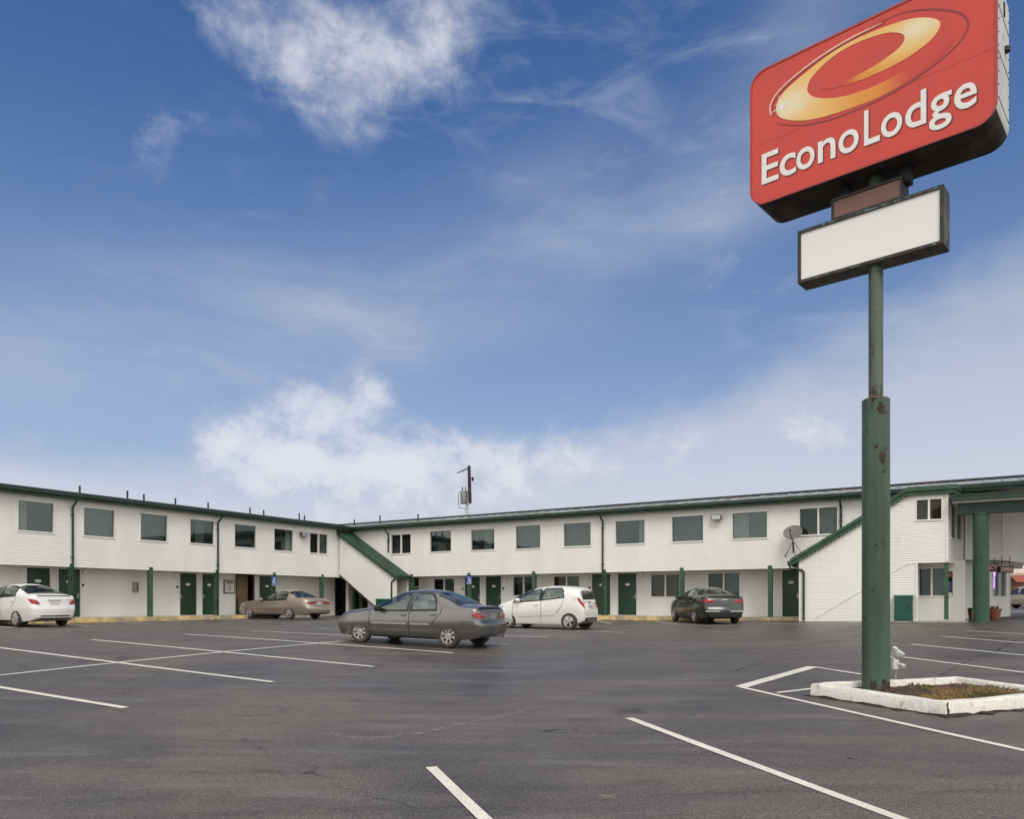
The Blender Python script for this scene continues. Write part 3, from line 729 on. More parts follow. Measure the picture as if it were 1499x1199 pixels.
mb = MB(); siding(mb, RW, dW, dP, FRONT, -.1, 2.3, (), cut=cutR); siding(mb, RW, dW, dE, FRONT, 2.3, ZE+.16, (w1,), cut=cutR)
mb.box(RW, dP, dE, FRONT-.12, FRONT-.02, 2.3, 2.36)
sw2 = mb.build('stair_wall', M_SIDE, MOT, recalc=False)
mb = MB(); mb.box(RW, dW-.05, dW+.05, FRONT-.03, FRONT+.024, -.2, zr_(dW)+.02); mb.box(RW, dE-.05, dE+.026, FRONT-.03, FRONT+.026, 2.3, ZE+.16); mb.box(RW, dP-.07, dP+.01, FRONT-.10, FRONT+.025, -.1, 2.3); mb.build('corner_trim', M_TRIM, sw2)
mb = MB(); mb.box(RW, dW, dW+.05, 0, FRONT-.04, -.2, zr_(dW)+.1); mb.box(RW, dP-.05, dP, -.05, FRONT-.11, -.1, 2.3); mb.build('side_wall', M_SIDE, MOT)
# thin raking strip on the boards, as the photograph shows
mb = MB(); a = (RW.at(1193, FRONT), RW.z(1193, 906, FRONT)); b_ = (RW.at(1327, FRONT), RW.z(1327, 826.5, FRONT)); c_ = (RW.at(1342, FRONT), RW.z(1342, 824, FRONT))
bar(mb, a[0], a[1], b_[0], b_[1], FRONT+.0, FRONT+.03, .03); bar(mb, b_[0], b_[1], c_[0], c_[1], FRONT+.0, FRONT+.029, .03); mb.build('raking_strip', M_SOFF, sw2)
d = RW.at(1176.5, FRONT+.07)
mb = MB(); zg = zr_(dA)
mb.tube([RW.pt(dA-.04, FRONT+.1, zg+.06), RW.pt(dA+.02, FRONT+.09, zg-.10), RW.pt(d-.06, FRONT+.075, zg-.16), RW.pt(d, FRONT+.075, zg-.26), RW.pt(d, FRONT+.075, .05)], .045, 8); mb.build('downspout', M_GREEN, MOT, smooth=40)

# office: chamfered upper storey, porch beneath, canopy on a round column
def px(u, Y): return Vector(((u-CX)/F*Y, Y))
E0 = RW.pt(dE, FRONT, 0); E1 = px(1412, 30.54)
SF = between(E0, E1); SF_d = SF.len
w2 = make_window(SF, 0, *sorted((SF.at(1391.5), SF.at(1407.5))), 3.25, 4.6, True, 'dark')
mb = MB(); siding(mb, SF, 0, SF_d, 0, 2.3, ZE+.16, (w2,)); mb.box(SF, 0, SF_d, -.1, -.02, 2.3, 2.36); mb.build('upper_wall', M_SIDE, MOT, recalc=False)
mb = MB(); mb.box(SF, -.12, SF_d+.1, .0, .24, ZE+.012, ZE+.168); mb.box(SF, -.14, SF_d+.1, -.3, .30, ZE+.17, ZE+.31); mb.build('fascia', M_GREEN2, rr)
mb = MB(); q = [E0, E1, px(1412, 33)]; 
mb.prism([RW.pt(dP, FRONT-.13, 2.37), Vector((E0.x, E0.y, 2.37))+Vector((.0, .12, 0)), Vector((E1[0], E1[1]+.1, 2.37)), RW.pt(dP, -.2, 2.37)], (0, 0, .06)); mb.build('soffit', M_SOFF, MOT)
P1, P2, P3 = px(1413.5, 30.35), px(1467, 30.6), px(1503, 33.0)
for a, b_ in ((P1, P2), (P2, P3)):
    fr = between(a, b_); mb = MB(); siding(mb, fr, 0, fr.len, 0, 2.5, 5.1); mb.box(fr, -.02, .05, -.03, .024, 2.5, 5.1); mb.box(fr, .0, fr.len, -.1, -.02, 2.5, 2.56); mb.build('upper_wall', M_SIDE, MOT, recalc=False)
mb = MB(); mb.prism([Vector((p[0], p[1]+.1, 2.57)) for p in (P1, P2, P3, px(1498, 40), px(1413, 40))], (0, 0, .06)); mb.build('soffit', M_SOFF, MOT)
# porch window wall and the office wall behind the column
dq = RW.at(1413); wq = window(RW, 0, 1346, 1382, 832.5, 872, mull=True, drape='dark', half=(.5, 1, 'grey'))
wq2 = make_window(RW, 0, RW.at(1384.5), RW.at(1394.5), wq[2]+.02, wq[3]-.15, False, 'dark')
mb = MB(); siding(mb, RW, RW.at(1330), dq, 0, -.1, 2.4, (wq, wq2)); mb.build('lower_wall', M_SIDE, MOT, recalc=False)
post(RW, 1382, 1388.6, FRONT-.12)
mb = MB(); mb.box(RW, RW.at(1340), dq+.1, -.1, FRONT+.2, -.4, .10); struct(mb.build('walkway', M_CONC))
mb = MB(); s_ = MB()
d0, d1 = RW.at(1386), RW.at(1394)
for (a, b_, z0, z1, m_) in ((.35, .9, 1.78, 1.95, (.42, .07, .10)), (.0, .85, 1.25, 1.6, (.09, .10, .18)), (.25, .9, 1.02, 1.18, (.7, .7, .7)), (0, .5, .95, 1.05, (.1, .4, .15))):
    c = MB(); c.box(RW, d0+(d1-d0)*a, d0+(d1-d0)*b_, -.045, -.040, z0, z1); c.build('window_sticker', mat('sticker%d' % int(z0*100), m_, .5), MOT)
Q0, Q1, Q2 = px(1413, 31.1), px(1447, 32.2), px(1478, 33.8)
fq = between(Q0, Q1); mb = MB(); siding(mb, fq, 0, fq.len, 0, -.1, 2.6); mb.build('lower_wall', M_SIDE, MOT, recalc=False)
fq = between(Q1, Q2); w3 = make_window(fq, 0, *sorted((fq.at(1453.5), fq.at(1472))), fq.z(1462, 873), fq.z(1462, 838), True, 'dark', (.55, 1, 'pale'))
mb = MB(); siding(mb, fq, 0, fq.len, 0, -.1, 2.6, (w3,)); mb.box(fq, fq.len-.06, fq.len+.02, -.05, .025, -.1, 2.6); mb.build('lower_wall', M_SIDE, MOT, recalc=False)
fe = between(Q2, px(1479, 40)); mb = MB(); mb.box(fe, 0, 6, -.08, 0, -.1, 5.1); mb.build('side_wall', M_SIDE, MOT)
c = MB(); c.box(fq, fq.at(1454), fq.at(1458.5), -.048, -.04, 1.9, 2.1); c.box(fq, fq.at(1455.5), fq.at(1457.5), -.048, -.04, 1.4, 1.86); c.build('neon_sign', mat('neon', (.5, .2, .7), .4, emit=(.62, .25, .95), estr=1.6), MOT)
fs_ = between(P1, P2)
# canopy over the drive
YC = 28.0; cx = (1436-CX)/F*YC; zc0 = ground_z(cx, YC)
mb = MB(); mb.lathe((cx, YC, 0), [(.30, zc0-.2), (.275, zc0+.02), (.268, 2.0), (.262, 4.0), (.275, 4.01), (.275, 4.09), (0, 4.09)], 28); mb.build('column', M_COL, MOT, smooth=40)
cd = RW.at(1436, 0); f_can = Frame((cx, YC), B, (-A[0], -A[1]))
mb = MB(); mb.box(f_can, -.75, 9, -.2, .2, 4.06, 4.46); mb.build('beam', M_GREEN, MOT)
mb = MB(); mb.box(f_can, -.9, 9, -1.0, .38, 4.462, 4.56); mb.build('canopy_roof', M_TRIM, MOT)
mb = MB(); mb.box(f_can, -.95, 9, .382, .50, 4.52, 4.74); mb.box(f_can, -.95, 9, .50, .52, 4.70, 4.76); mb.build('gutter', M_GREEN, MOT)
mb = MB(); mb.add([f_can.pt(d_, o_, z_) for d_ in (-.9, 9) for (o_, z_) in ((.38, 4.70), (.38, 4.562), (-1.0, 4.562), (-1.0, 4.9))], [(0, 1, 2, 3), (7, 6, 5, 4), (0, 3, 7, 4), (0, 4, 5, 1), (1, 5, 6, 2), (2, 6, 7, 3)]); mb.build('canopy_roof', M_ROOF, MOT)

# ---------------------------------------------------------------- things fixed to or standing by the motel
def hang_sign(word, u0, u1, v0, v1, Y, label):
    p0, p1 = px(u0, Y), px(u1, Y+.02); fr = between(p0, p1); w = fr.len; z1, z0 = ZC+(HV-v0)*Y/F, ZC+(HV-v1)*Y/F
    c = fr.pt(w/2, 0, z0)
    t = thing('hanging_sign', label, 'sign', (c.x, c.y, z0))
    mb = MB(); mb.box(fr, 0, w, -.12, 0, z0, z1); mb.build('sign_box', M_BLACK, t, bevel=.012)
    mb = MB(); mb.box(fr, .03, w-.03, .001, .006, z0+.035, z1-.035); mb.build('sign_face', mat('sign_smoke', (.16, .13, .13), .35), t)
    vs, fs, (x0, x1, y0, y1) = text_mesh(word, .02)
    sx = (w-.10)/(x1-x0); sz = (z1-z0-.11)/(y1-y0)
    mb = MB(); mb.add([fr.pt(.05+(v.x-x0)*sx, .012, z0+.055+(v.y-y0)*sz) for v in vs], fs); mb.build('lettering', mat('sign_red', (.80, .36, .33), .4), t, recalc=False)
    mb = MB()
    for s in (.12, w-.12): mb.tube([fr.pt(s, -.06, z1-.01), fr.pt(s, -.06, 2.58)], .012, 6)
    mb.build('hanger', M_BLACK, t)
hang_sign('OFFICE', 1431, 1461.5, 825, 837, 29.9, 'black OFFICE sign box partly hidden behind the green column')
hang_sign('OPEN', 1463.5, 1484, 829, 838.8, 29.6, 'small black OPEN sign box hanging right of the green column')

def accessible_sign(fr, u, v0, v1, label, off=.06):
    d = fr.at(u, off); z1, z0 = fr.z(u, v0, off), fr.z(u, v1, off); w = .165
    c = fr.pt(d, off, z0); t = thing('accessible_parking_sign', label, 'sign', (c.x, c.y, z0), 'accessible parking signs')
    mb = MB(); mb.box(fr, d-w, d+w, off-.004, off, z0, z1); mb.build('sign_panel', mat('sign_blue', (.06, .13, .42), .4), t)
    mb = MB(); mb.box(fr, d-w-.004, d+w+.004, off-.006, off+.002, z1+.002, z1+.075); mb.build('header_strip', mat('navy', (.02, .03, .07), .5), t)
    mb = MB(); h = z1-z0; cz = z0+h*.40
    n = 18; ring = [(.085*math.cos(R(200+i*250/n)), .085*math.sin(R(200+i*250/n))) for i in range(n+1)]
    mb.tube([fr.pt(d-.01+x, off+.004, cz+z) for x, z in ring], .017, 5)
    mb.tube([fr.pt(d-.02, off+.004, z0+h*.80), fr.pt(d-.015, off+.004, cz+.04), fr.pt(d+.06, off+.004, cz+.035), fr.pt(d+.085, off+.004, cz-.075), fr.pt(d+.12, off+.004, cz-.07)], .018, 5)
    mb.lathe(fr.pt(d-.02, off+.004, z0+h*.86), [(0, -.03), (.028, -.01), (.028, .01), (0, .03)], 8)
    mb.box(fr, d-w, d+w, off+.001, off+.004, z0+.0, z0+.018)
    mb.build('wheelchair_symbol', M_WHITE, t)
    mb = MB(); mb.tube([fr.pt(d, off-.03, .15), fr.pt(d, off-.03, z1)], .026, 8); mb.build('sign_post', M_GREEN2 if fr is RW else M_DARK, t)
accessible_sign(LW, 401.5, 844.5, 857.5, 'blue wheelchair parking sign on the post behind the tan sedan', .12)
accessible_sign(RW, 686.8, 844.3, 855.3, 'blue wheelchair parking sign on the green post behind the grey sedan', .12)
# grey wall telephone box
d = LW.at(197.5, REC); z = LW.z(197.5, 860, REC); c = LW.pt(d, REC, z-.24)
t = thing('pay_phone', 'grey pay phone box on the white wall left of a green post', 'pay phone', tuple(c))
mb = MB(); mb.box(LW, d-.13, d+.13, REC+.014, REC+.10, z-.24, z+.24); mb.build('housing', mat('phone_grey', (.34, .29, .23), .5), t, bevel=.012)
mb = MB(); mb.tube([LW.pt(d-.06, REC+.135, z-.12), LW.pt(d-.06, REC+.15, z-.08), LW.pt(d-.06, REC+.15, z+.12), LW.pt(d-.06, REC+.135, z+.16)], [.03, .02, .02, .03], 8); mb.build('handset', M_BROWN, t)
mb = MB(); mb.box(LW, d+.01, d+.10, REC+.101, REC+.106, z-.02, z+.09); mb.build('keypad', M_METAL, t)
# steel utility cabinets
def cabinet(fr, off, u0, u1, z1, label, zg):
    d0, d1 = sorted((fr.at(u0, off+.5), fr.at(u1, off+.5))); c = fr.pt((d0+d1)/2, off+.3, zg)
    t = thing('utility_cabinet', label, 'cabinet', tuple(c), 'green utility cabinets')
    m = mat('cabinet_green', (.006, .075, .050), .38, var=.12, vscale=2)
    mb = MB(); mb.box(fr, d0, d1, off+.06, off+.5, zg+.06, z1-.05); mb.build('body', m, t, bevel=.01)
    mb = MB(); mb.box(fr, d0-.025, d1+.025, off+.04, off+.53, z1-.05, z1); mb.build('lid', mat('cabinet_lid_lit', (.05, .20, .16), .4), t, bevel=.012)  # lid paler than the body: top light put into its colour
    mb = MB(); mb.box(fr, d0+.02, d1-.02, off+.08, off+.48, zg-.05, zg+.06); mb.build('plinth', M_CONC, t)
    mb = MB(); mb.box(fr, d0+.05, d1-.05, off+.503, off+.512, zg+.12, z1-.10); f = mb.build('door', m, t)
    mb = MB(); mb.box(fr, d1-.13, d1-.10, off+.513, off+.535, zg+.5, zg+.64); mb.build('handle', M_BLACK, f)
dz = RW.pt(RW.at(1322, FRONT+.5), FRONT+.5, 0)
cabinet(RW, FRONT, 1309, 1335.7, 1.07, 'teal green utility cabinet against the boarded wall right of the sign pole', ground_z(dz.x, dz.y))
cabinet(RW, FRONT, 550, 566, 1.0, 'teal green utility cabinet beside the left stair, behind the grey sedan', -.03)

# satellite dish on a tripod fixed to the wall
def dish():
    u, v = 1160.5, 779; off = .55; d = RW.at(u, off); z = RW.z(u, v, off); c0 = RW.pt(RW.at(1161, .3), .3, RW.z(1161, 812, .3))
    t = thing('satellite_dish', 'grey satellite dish on a thin tripod against the white upper wall', 'satellite dish', tuple(c0))
    nrm = Vector((-.50, -.66, .56)).normalized(); ctr = RW.pt(d, off, z)
    sx_ = nrm.cross(Vector((0, 0, 1))).normalized(); sy_ = sx_.cross(nrm)
    mb = MB(); n = 28; vs = []; fs = []; ring = 6; rx, ry = .40, .36
    for s in (0, 1):
        for i in range(ring+1):
            r_ = i/ring
            for k in range(n):
                a = 2*math.pi*k/n
                vs.append(ctr+sx_*rx*r_*math.cos(a)+sy_*ry*r_*math.sin(a)+nrm*(.10*r_*r_-.10-.012*s))
    for s in (0, 1):
        o = s*(ring+1)*n
        for i in range(ring):
            for k in range(n): k2 = (k+1) % n; fs.append((o+i*n+k, o+i*n+k2, o+(i+1)*n+k2, o+(i+1)*n+k))
    o = (ring+1)*n
    for k in range(n): k2 = (k+1) % n; fs.append((ring*n+k, ring*n+k2, o+ring*n+k2, o+ring*n+k))
    mb.add(vs, fs); mb.build('reflector', mat('dish_grey', (.155, .145, .138), .6, var=.2, vscale=5), t, smooth=50)
    lo = ctr-sy_*ry-nrm*.02; tip = ctr+nrm*.42-sy_*.12
    mb = MB(); mb.tube([lo, lo+(tip-lo)*.5-sy_*.06, tip], .02, 6); mb.build('feed_arm', M_BLACK, t)
    mb = MB(); mb.tube([tip-nrm*.02, tip-nrm*.14], [.045, .03], 10); mb.build('receiver', mat('lnb', (.3, .3, .3), .5), t)
    base = RW.pt(RW.at(1161, .3), .3, RW.z(1161, 810, .3)); hub = ctr-nrm*.13-sy_*.2
    mb = MB(); mb.tube([ctr-nrm*.11, hub, base+Vector((0, 0, .45)), base], .028, 8); mb.build('mast', M_BLACK, t)
    mid = base+Vector((0, 0, .5))
    for uu, vv, oo in ((1149.5, 814, .03), (1175, 812, .25), (1164, 815, .03)):
        q = RW.pt(RW.at(uu, oo), oo, RW.z(uu, vv, oo)); mb = MB(); mb.tube([mid, q], .013, 6); mb.lathe(q, [(0, -.02), (.035, -.02), (.035, .015), (0, .02)], 8); mb.build('leg', mat('strut', (.12, .12, .12), .5), t)
dish()
# planters by the office
def planter(u, Y, r, h, label, zg, plant):
    p = px(u, Y); t = thing('plant_pot', label, 'plant pot', (p.x, p.y, zg))
    mb = MB(); mb.lathe((p.x, p.y, zg), [(0, 0), (r*.68, 0), (r*.9, h*.82), (r, h*.82), (r*1.02, h), (r*.9, h), (r*.86, h*.86), (0, h*.86)], 24); mb.build('pot', mat('terracotta', (.22, .075, .040), .75, var=.25, vscale=5), t, smooth=40)
    mb = MB()
    for i in range(plant):
        a = random.random()*6.28; l = random.uniform(.08, .24); b0 = Vector((p.x+random.uniform(-.5, .5)*r, p.y+random.uniform(-.5, .5)*r, zg+h*.8)); tipv = b0+Vector((math.cos(a)*l*.7, math.sin(a)*l*.7, l)); w = Vector((-math.sin(a), math.cos(a), 0))*.02
        mb.add([b0-w, b0+w, (b0+tipv)/2+w*1.6+Vector((0, 0, .04)), tipv, (b0+tipv)/2-w*1.6+Vector((0, 0, .04))], [(0, 1, 2, 3, 4)])
    mb.build('plant', mat('pot_leaf', (.05, .065, .03), .7, var=.4, vscale=9), t, recalc=False)
planter(1455.5, 30.0, .26, .42, 'terracotta pot standing right of the round green column', ground_z(*px(1455.5, 30.0))+.02, 26)
planter(1423.5, 30.2, .17, .32, 'small dark pot with dry plant left of the round green column', ground_z(*px(1423.5, 30.2))+.02, 60)
# ------------------------------------------------------------------ the tall sign on its pole
POLE = (5.35, 11.2); SC_D = Vector((.746, -.666)); SN = Vector((-.666, -.746))
PF = Frame(POLE, SC_D, SN)                    # through the pole, facing the street
ZI = ground_z(5.5, 10.6)+.11                  # soil of the island
def build_sign():
    t = thing('pylon_sign', 'tall red rounded motel sign with gold swirl, on a rust-spotted green pole in the island', 'sign', (POLE[0], POLE[1], ZI))
    m_lo = mat_rusty('pole_paint', (.040, .078, .048), (.060, .040, .026), .617, .640, 2.6, (ZI-ZI, ZC+(HV-586)*11.2/F-ZI))
    m_up = mat_rusty('pole_paint_weathered', (.068, .094, .066), (.09, .068, .05), .56, .68, 6)
    zt = ZC+(HV-586)*11.2/F
    mb = MB(); prof = [(.198, ZI-.3), (.198, ZI+.02)]+[(.190, ZI+.05+(zt-ZI-.05)*i/10) for i in range(11)]+[(.183, zt+.005), (.10, zt+.006)]
    mb.lathe((POLE[0], POLE[1], 0), prof, 36); mb.build('lower_pole', m_lo, t, smooth=40)
    mb = MB(); mb.lathe((POLE[0], POLE[1], 0), [(.104, zt), (.099, zt+.04), (.099, 5.9)], 28); mb.lathe((POLE[0], POLE[1], 0), [(.10, 6.5), (.10, 7.1)], 20); mb.build('upper_pole', m_up, t, smooth=40)
    mb = MB(); mb.lathe((POLE[0], POLE[1], 0), [(.19, zt), (.17, zt+.015), (.12, zt+.03), (.10, zt+.04)], 28); mb.build('pole_collar', mat('rust', (.13, .06, .035), .85, var=.4, vscale=9), t, smooth=40)
    # main cabinet: rounded box
    T0, T1, Z0, Z1, RR = -1.755, 1.597, 7.04, 9.16, .26; HD = .40
    def rounded(t0, t1, z0, z1, r, n=8):
        pts = []
        for cx_, cz_, a0 in ((t1-r, z1-r, 0), (t0+r, z1-r, 90), (t0+r, z0+r, 180), (t1-r, z0+r, 270)):
            for i in range(n+1):
                a = R(a0+90*i/n); pts.append((cx_+r*math.cos(a), cz_+r*math.sin(a)))
        return pts
    m_shell = mat('cabinet_white', (.58, .585, .55), .55, var=.10, vscale=2.5, dirt=(.22, .20, .16), dscale=2.2, dlo=.55, dhi=.8)
    m_under = mat('cabinet_underside_shaded', (.022, .017, .014), .8, var=.5, vscale=3, dirt=(.07, .055, .04), dscale=2.5, dlo=.5, dhi=.7)  # dark paint, with the shade of the underside put into its colour
    out = rounded(T0, T1, Z0, Z1, RR); n = len(out); mb = MB()
    vs = [PF.pt(a, HD, z) for a, z in out]+[PF.pt(a, -HD, z) for a, z in out]
    mb.add(vs, [])
    for i in range(n):
        j = (i+1) % n; zc = (out[i][1]+out[j][1])/2; dx = abs(out[j][0]-out[i][0]); dzz = abs(out[j][1]-out[i][1])
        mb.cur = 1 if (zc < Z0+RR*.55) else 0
        mb.f.append([i, n+i, n+j, j]); mb.mi.append(mb.cur)
    mb.f.append(list(range(n, 2*n))); mb.mi.append(0)
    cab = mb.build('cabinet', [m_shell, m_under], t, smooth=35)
    # sheet seams and screw heads on the end
    for z in (7.35, 7.95, 8.55):
        mb = MB(); mb.box(PF, T1+.0005, T1+.006, -HD+.02, HD-.02, z, z+.006); mb.build('seam', mat('seam_grey', (.20, .19, .17), .7), cab)
    mb = MB()
    for o in (-HD+.05, HD-.05):
        for i in range(10): mb.box(PF, T1, T1+.010, o-.007, o+.007, 7.35+i*.17, 7.364+i*.17)
    mb.lathe(PF.pt(T1+.01, -.12, 8.22), [(0, -.05), (.05, -.03), (.05, .03), (0, .05)], 10); mb.box(PF, T1+.001, T1+.012, -.05, .01, 8.62, 8.8)
    mb.build('screw', M_BLACK, cab)
    # retaining edge and red face
    mb = MB(); a = rounded(T0, T1, Z0, Z1, RR); b_ = rounded(T0+.03, T1-.03, Z0+.03, Z1-.03, RR-.03)
    vs = [PF.pt(x, HD+.012, z) for x, z in a]+[PF.pt(x, HD+.012, z) for x, z in b_]+[PF.pt(x, HD-.01, z) for x, z in a]+[PF.pt(x, HD-.0, z) for x, z in b_]
    mb.add(vs, [(i, (i+1) % n, n+(i+1) % n, n+i) for i in range(n)]+[(i, 2*n+i, 2*n+(i+1) % n, (i+1) % n) for i in range(n)]+[(n+i, n+(i+1) % n, 3*n+(i+1) % n, 3*n+i) for i in range(n)])
    mb.build('face_rim', mat('sign_rim_red', (.42, .045, .042), .4), cab, smooth=30)
    m_red = mat('sign_red_face', (.61, .047, .031), .36, var=.06, vscale=.8, dirt=(.52, .060, .042), dscale=3, dlo=.5, dhi=.8)
    mb = MB(); mb.add([PF.pt(x, HD+.002, z) for x, z in b_], [tuple(range(n))]); face = mb.build('sign_face', m_red, t, recalc=False)
    mb = MB(); mb.box(PF, T0+.05, T1-.05, HD+.001, HD+.004, 7.985, 7.991); mb.build('seam', mat('seam_red', (.47, .045, .042), .5), face)
    # printed emblem: gold swirl, thin rings, sparkle
    S = [(1.108, 8.371), (1.049, 8.233), (.884, 8.143), (.653, 8.046), (.415, 7.990), (.169, 7.960), (-.059, 7.965), (-.295, 7.98), (-.522, 7.998), (-.755, 8.038), (-.994, 8.112), (-1.223, 8.236), (-1.312, 8.336), (-1.339, 8.445), (-1.312, 8.555), (-1.235, 8.635), (-1.134, 8.697),
         (-.96, 8.765), (-.789, 8.823), (-.588, 8.89), (-.375, 8.932), (-.137, 8.948), (.169, 8.932), (.334, 8.914), (.495, 8.888), (.653, 8.842), (.808, 8.763), (.914, 8.679), (.944, 8.613), (.914, 8.530), (.838, 8.458), (.731, 8.404), (.574, 8.359), (.415, 8.329), (.169, 8.312), (-.059, 8.318), (-.295, 8.338), (-.522, 8.382), (-.721, 8.475),
         (-.522, 8.425), (-.295, 8.405), (-.059, 8.415), (.169, 8.450), (.268, 8.479), (.382, 8.515), (.465, 8.565), (.500, 8.635), (.479, 8.701), (.382, 8.775), (.268, 8.825), (.10, 8.862), (-.137, 8.887), (-.375, 8.872), (-.600, 8.800), (-.789, 8.685), (-.845, 8.594), (-.857, 8.502), (-.789, 8.396), (-.654, 8.306), (-.456, 8.222), (-.216, 8.166), (.169, 8.145), (.415, 8.180), (.653, 8.215), (.869, 8.269), (1.019, 8.318)]
    def smoothloop(p, it=2):
        for _ in range(it):
            q = []
            for i in range(len(p)):
                a, b2 = p[i], p[(i+1) % len(p)]
                q += [(a[0]*.75+b2[0]*.25, a[1]*.75+b2[1]*.25), (a[0]*.25+b2[0]*.75, a[1]*.25+b2[1]*.75)]
            p = q
        return p
    def flat(poly, off, sub=0):
        bm = bmesh.new(); vv = [bm.verts.new(PF.pt(x, off, z)) for x, z in poly]
        for i in range(len(vv)): bm.edges.new((vv[i], vv[(i+1) % len(vv)]))
        bmesh.ops.triangle_fill(bm, edges=bm.edges[:], use_beauty=True)
        for _ in range(sub):
            es = [e for e in bm.edges if e.calc_length() > .09]
            if es: bmesh.ops.subdivide_edges(bm, edges=es, cuts=1, use_grid_fill=False); bmesh.ops.triangulate(bm, faces=bm.faces[:])
        m_ = MB(); bm.verts.index_update(); m_.add([v.co for v in bm.verts], [[v.index for v in f.verts] for f in bm.faces]); bm.free(); return m_
    # a printed gradient, fixed to the emblem's own coordinates
    mg = bpy.data.materials.new('gold_print'); mg.use_nodes = True; g = NT(mg.node_tree); b = g.N['Principled BSDF']; b.inputs['Roughness'].default_value = .35
    at = g.n('ShaderNodeAttribute', attribute_name='print'); g.L.new(at.outputs['Color'], b.inputs['Base Color'])
    mb = flat(smoothloop(S), HD+.006, 3); o = mb.build('gold_swirl', mg, face, recalc=False)
    ca = o.data.color_attributes.new('print', 'FLOAT_COLOR', 'POINT')
    CREAM, GOLD, ORANGE, RED = np.array((.84, .73, .48)), np.array((.84, .49, .13)), np.array((.76, .27, .03)), np.array((.58, .045, .03))
    def ss(e0, e1, x): x = min(1, max(0, (x-e0)/(e1-e0))); return x*x*(3-2*x)
    for i, v in enumerate(mb.v):
        x = (Vector(v[:2])-PF.o).dot(PF.d); z = v[2]
        f1 = max(math.exp(-(((x+1.12)/.36)**2+((z-8.42)/.24)**2)), math.exp(-(((x-.66)/.30)**2+((z-8.70)/.17)**2)))
        c = GOLD*(1-f1)+CREAM*f1
        low = ss(8.5, 8.2, z)*ss(-.75, .05, x); tail = ss(.45, -.1, x)*ss(8.55, 8.40, z)
        c = c*(1-low)+ORANGE*low
        if z > max(8.26, 8.42-.4*(x+.75)) and -.75 < x < .9: c = c*(1-tail)+ORANGE*tail; rd = ss(-.05, -.35, x)*(1 if z < 8.5 else 0); c = c*(1-rd)+RED*rd
        if z < 8.03+.26*max(0, x)+.10 and z < 8.42:
            rd = ss(.05, .62, x); c = c*(1-rd)+RED*rd
        ca.data[i].color = (*c, 1)
    def ribbon(pts, w, off):
        m_ = MB(); N = len(pts); vs = []
        for i, (x, z) in enumerate(pts):
            a, b2 = pts[max(0, i-1)], pts[min(N-1, i+1)]; tx, tz = b2[0]-a[0], b2[1]-a[1]; l = math.hypot(tx, tz) or 1
            k = w*min(1, .25+4*min(i, N-1-i)/N)/2
            vs += [PF.pt(x-tz/l*k, off, z+tx/l*k), PF.pt(x+tz/l*k, off, z-tx/l*k)]
        m_.add(vs, [(2*i, 2*i+2, 2*i+3, 2*i+1) for i in range(N-1)]); return m_
    def curve(p, it=3):
        for _ in range(it):
            q = [p[0]]
            for i in range(len(p)-1): a, b2 = p[i], p[i+1]; q += [(a[0]*.75+b2[0]*.25, a[1]*.75+b2[1]*.25), (a[0]*.25+b2[0]*.75, a[1]*.25+b2[1]*.75)]
            p = q+[p[-1]]
        return p
    up = [(-1.40, 8.36), (-1.425, 8.42), (-1.43, 8.545), (-1.348, 8.669), (-1.134, 8.79), (-.789, 8.905), (-.456, 8.975), (-.137, 9.002), (.20, 9.0)]
    ribbon(curve(up), .026, HD+.006).build('peach_ring', mat('peach_print', (.86, .50, .36), .4), face, recalc=False)
    ribbon(curve([(x+.035, z-.022) for x, z in up]), .030, HD+.005).build('shadow_ring', mat('maroon_print', (.30, .035, .025), .4), face, recalc=False)
    dn = [(.0, 9.012), (.415, 9.02), (.653, 8.95), (.884, 8.84), (1.108, 8.70), (1.225, 8.579), (1.269, 8.474), (1.261, 8.378), (1.182, 8.262), (1.034, 8.166), (.808, 8.067), (.495, 7.975), (.169, 7.925), (-.137, 7.915), (-.456, 7.925), (-.704, 7.957), (-.994, 8.044), (-1.259, 8.165), (-1.33, 8.22)]
    ribbon(curve(dn), .024, HD+.0055).build('dark_ring', mat('dark_print', (.27, .03, .033), .4), face, recalc=False)
    star = []
    for k in range(16):
        a = 2*math.pi*k/16+.2; r_ = (.028 if k % 2 else (.22 if k % 4 == 0 else .13)); star.append((-1.25+r_*math.cos(a), 8.441+r_*math.sin(a)*1.0))
    flat(star, HD+.009).build('sparkle', mat('sparkle_white', (.86, .84, .78), .4), face, recalc=False)
    # lettering, glyph by glyph in its measured place
    L = [('E', -1.562, -1.292), ('c', -1.272, -1.022), ('o', -1.016, -.742), ('n', -.692, -.438), ('o', -.394, -.113), ('L', -.040, .172), ('o', .188, .463), ('d', .503, .765), ('g', .800, 1.072), ('e', 1.102, 1.364)]
    CAPH = None; mb = MB(); sh = MB()
    _, _, bE = text_mesh('E', .012); kz = .475/(bE[3]-bE[2]); base = 7.345
    for ch, x0, x1 in L:
        vs, fs, (a, b2, y0, y1) = text_mesh(ch, .012); sx = (x1-x0)/(b2-a)
        k2 = kz*(1.06 if ch == 'L' else 1.0)
        mb.add([PF.pt(x0+(v.x-a)*sx, HD+.010, base+(v.y-bE[2])*k2) for v in vs], fs)
        sh.add([PF.pt(x0+(v.x-a)*sx+.018, HD+.007, base+(v.y-bE[2])*k2-.016) for v in vs], fs)
    mb.build('lettering', mat('letter_white', (.82, .80, .76), .4), face, recalc=False)
    sh.build('letter_shadow', mat('letter_shadow', (.16, .035, .03), .5), face, recalc=False)
    # reader board and the small brown box over it
    m_fr = mat('reader_frame', (.028, .025, .022), .6, var=.4, vscale=6, dirt=(.10, .085, .07), dscale=4, dlo=.5, dhi=.75)
    T0, T1, Z0, Z1, H = -1.084, .925, 5.735, 6.545, .175
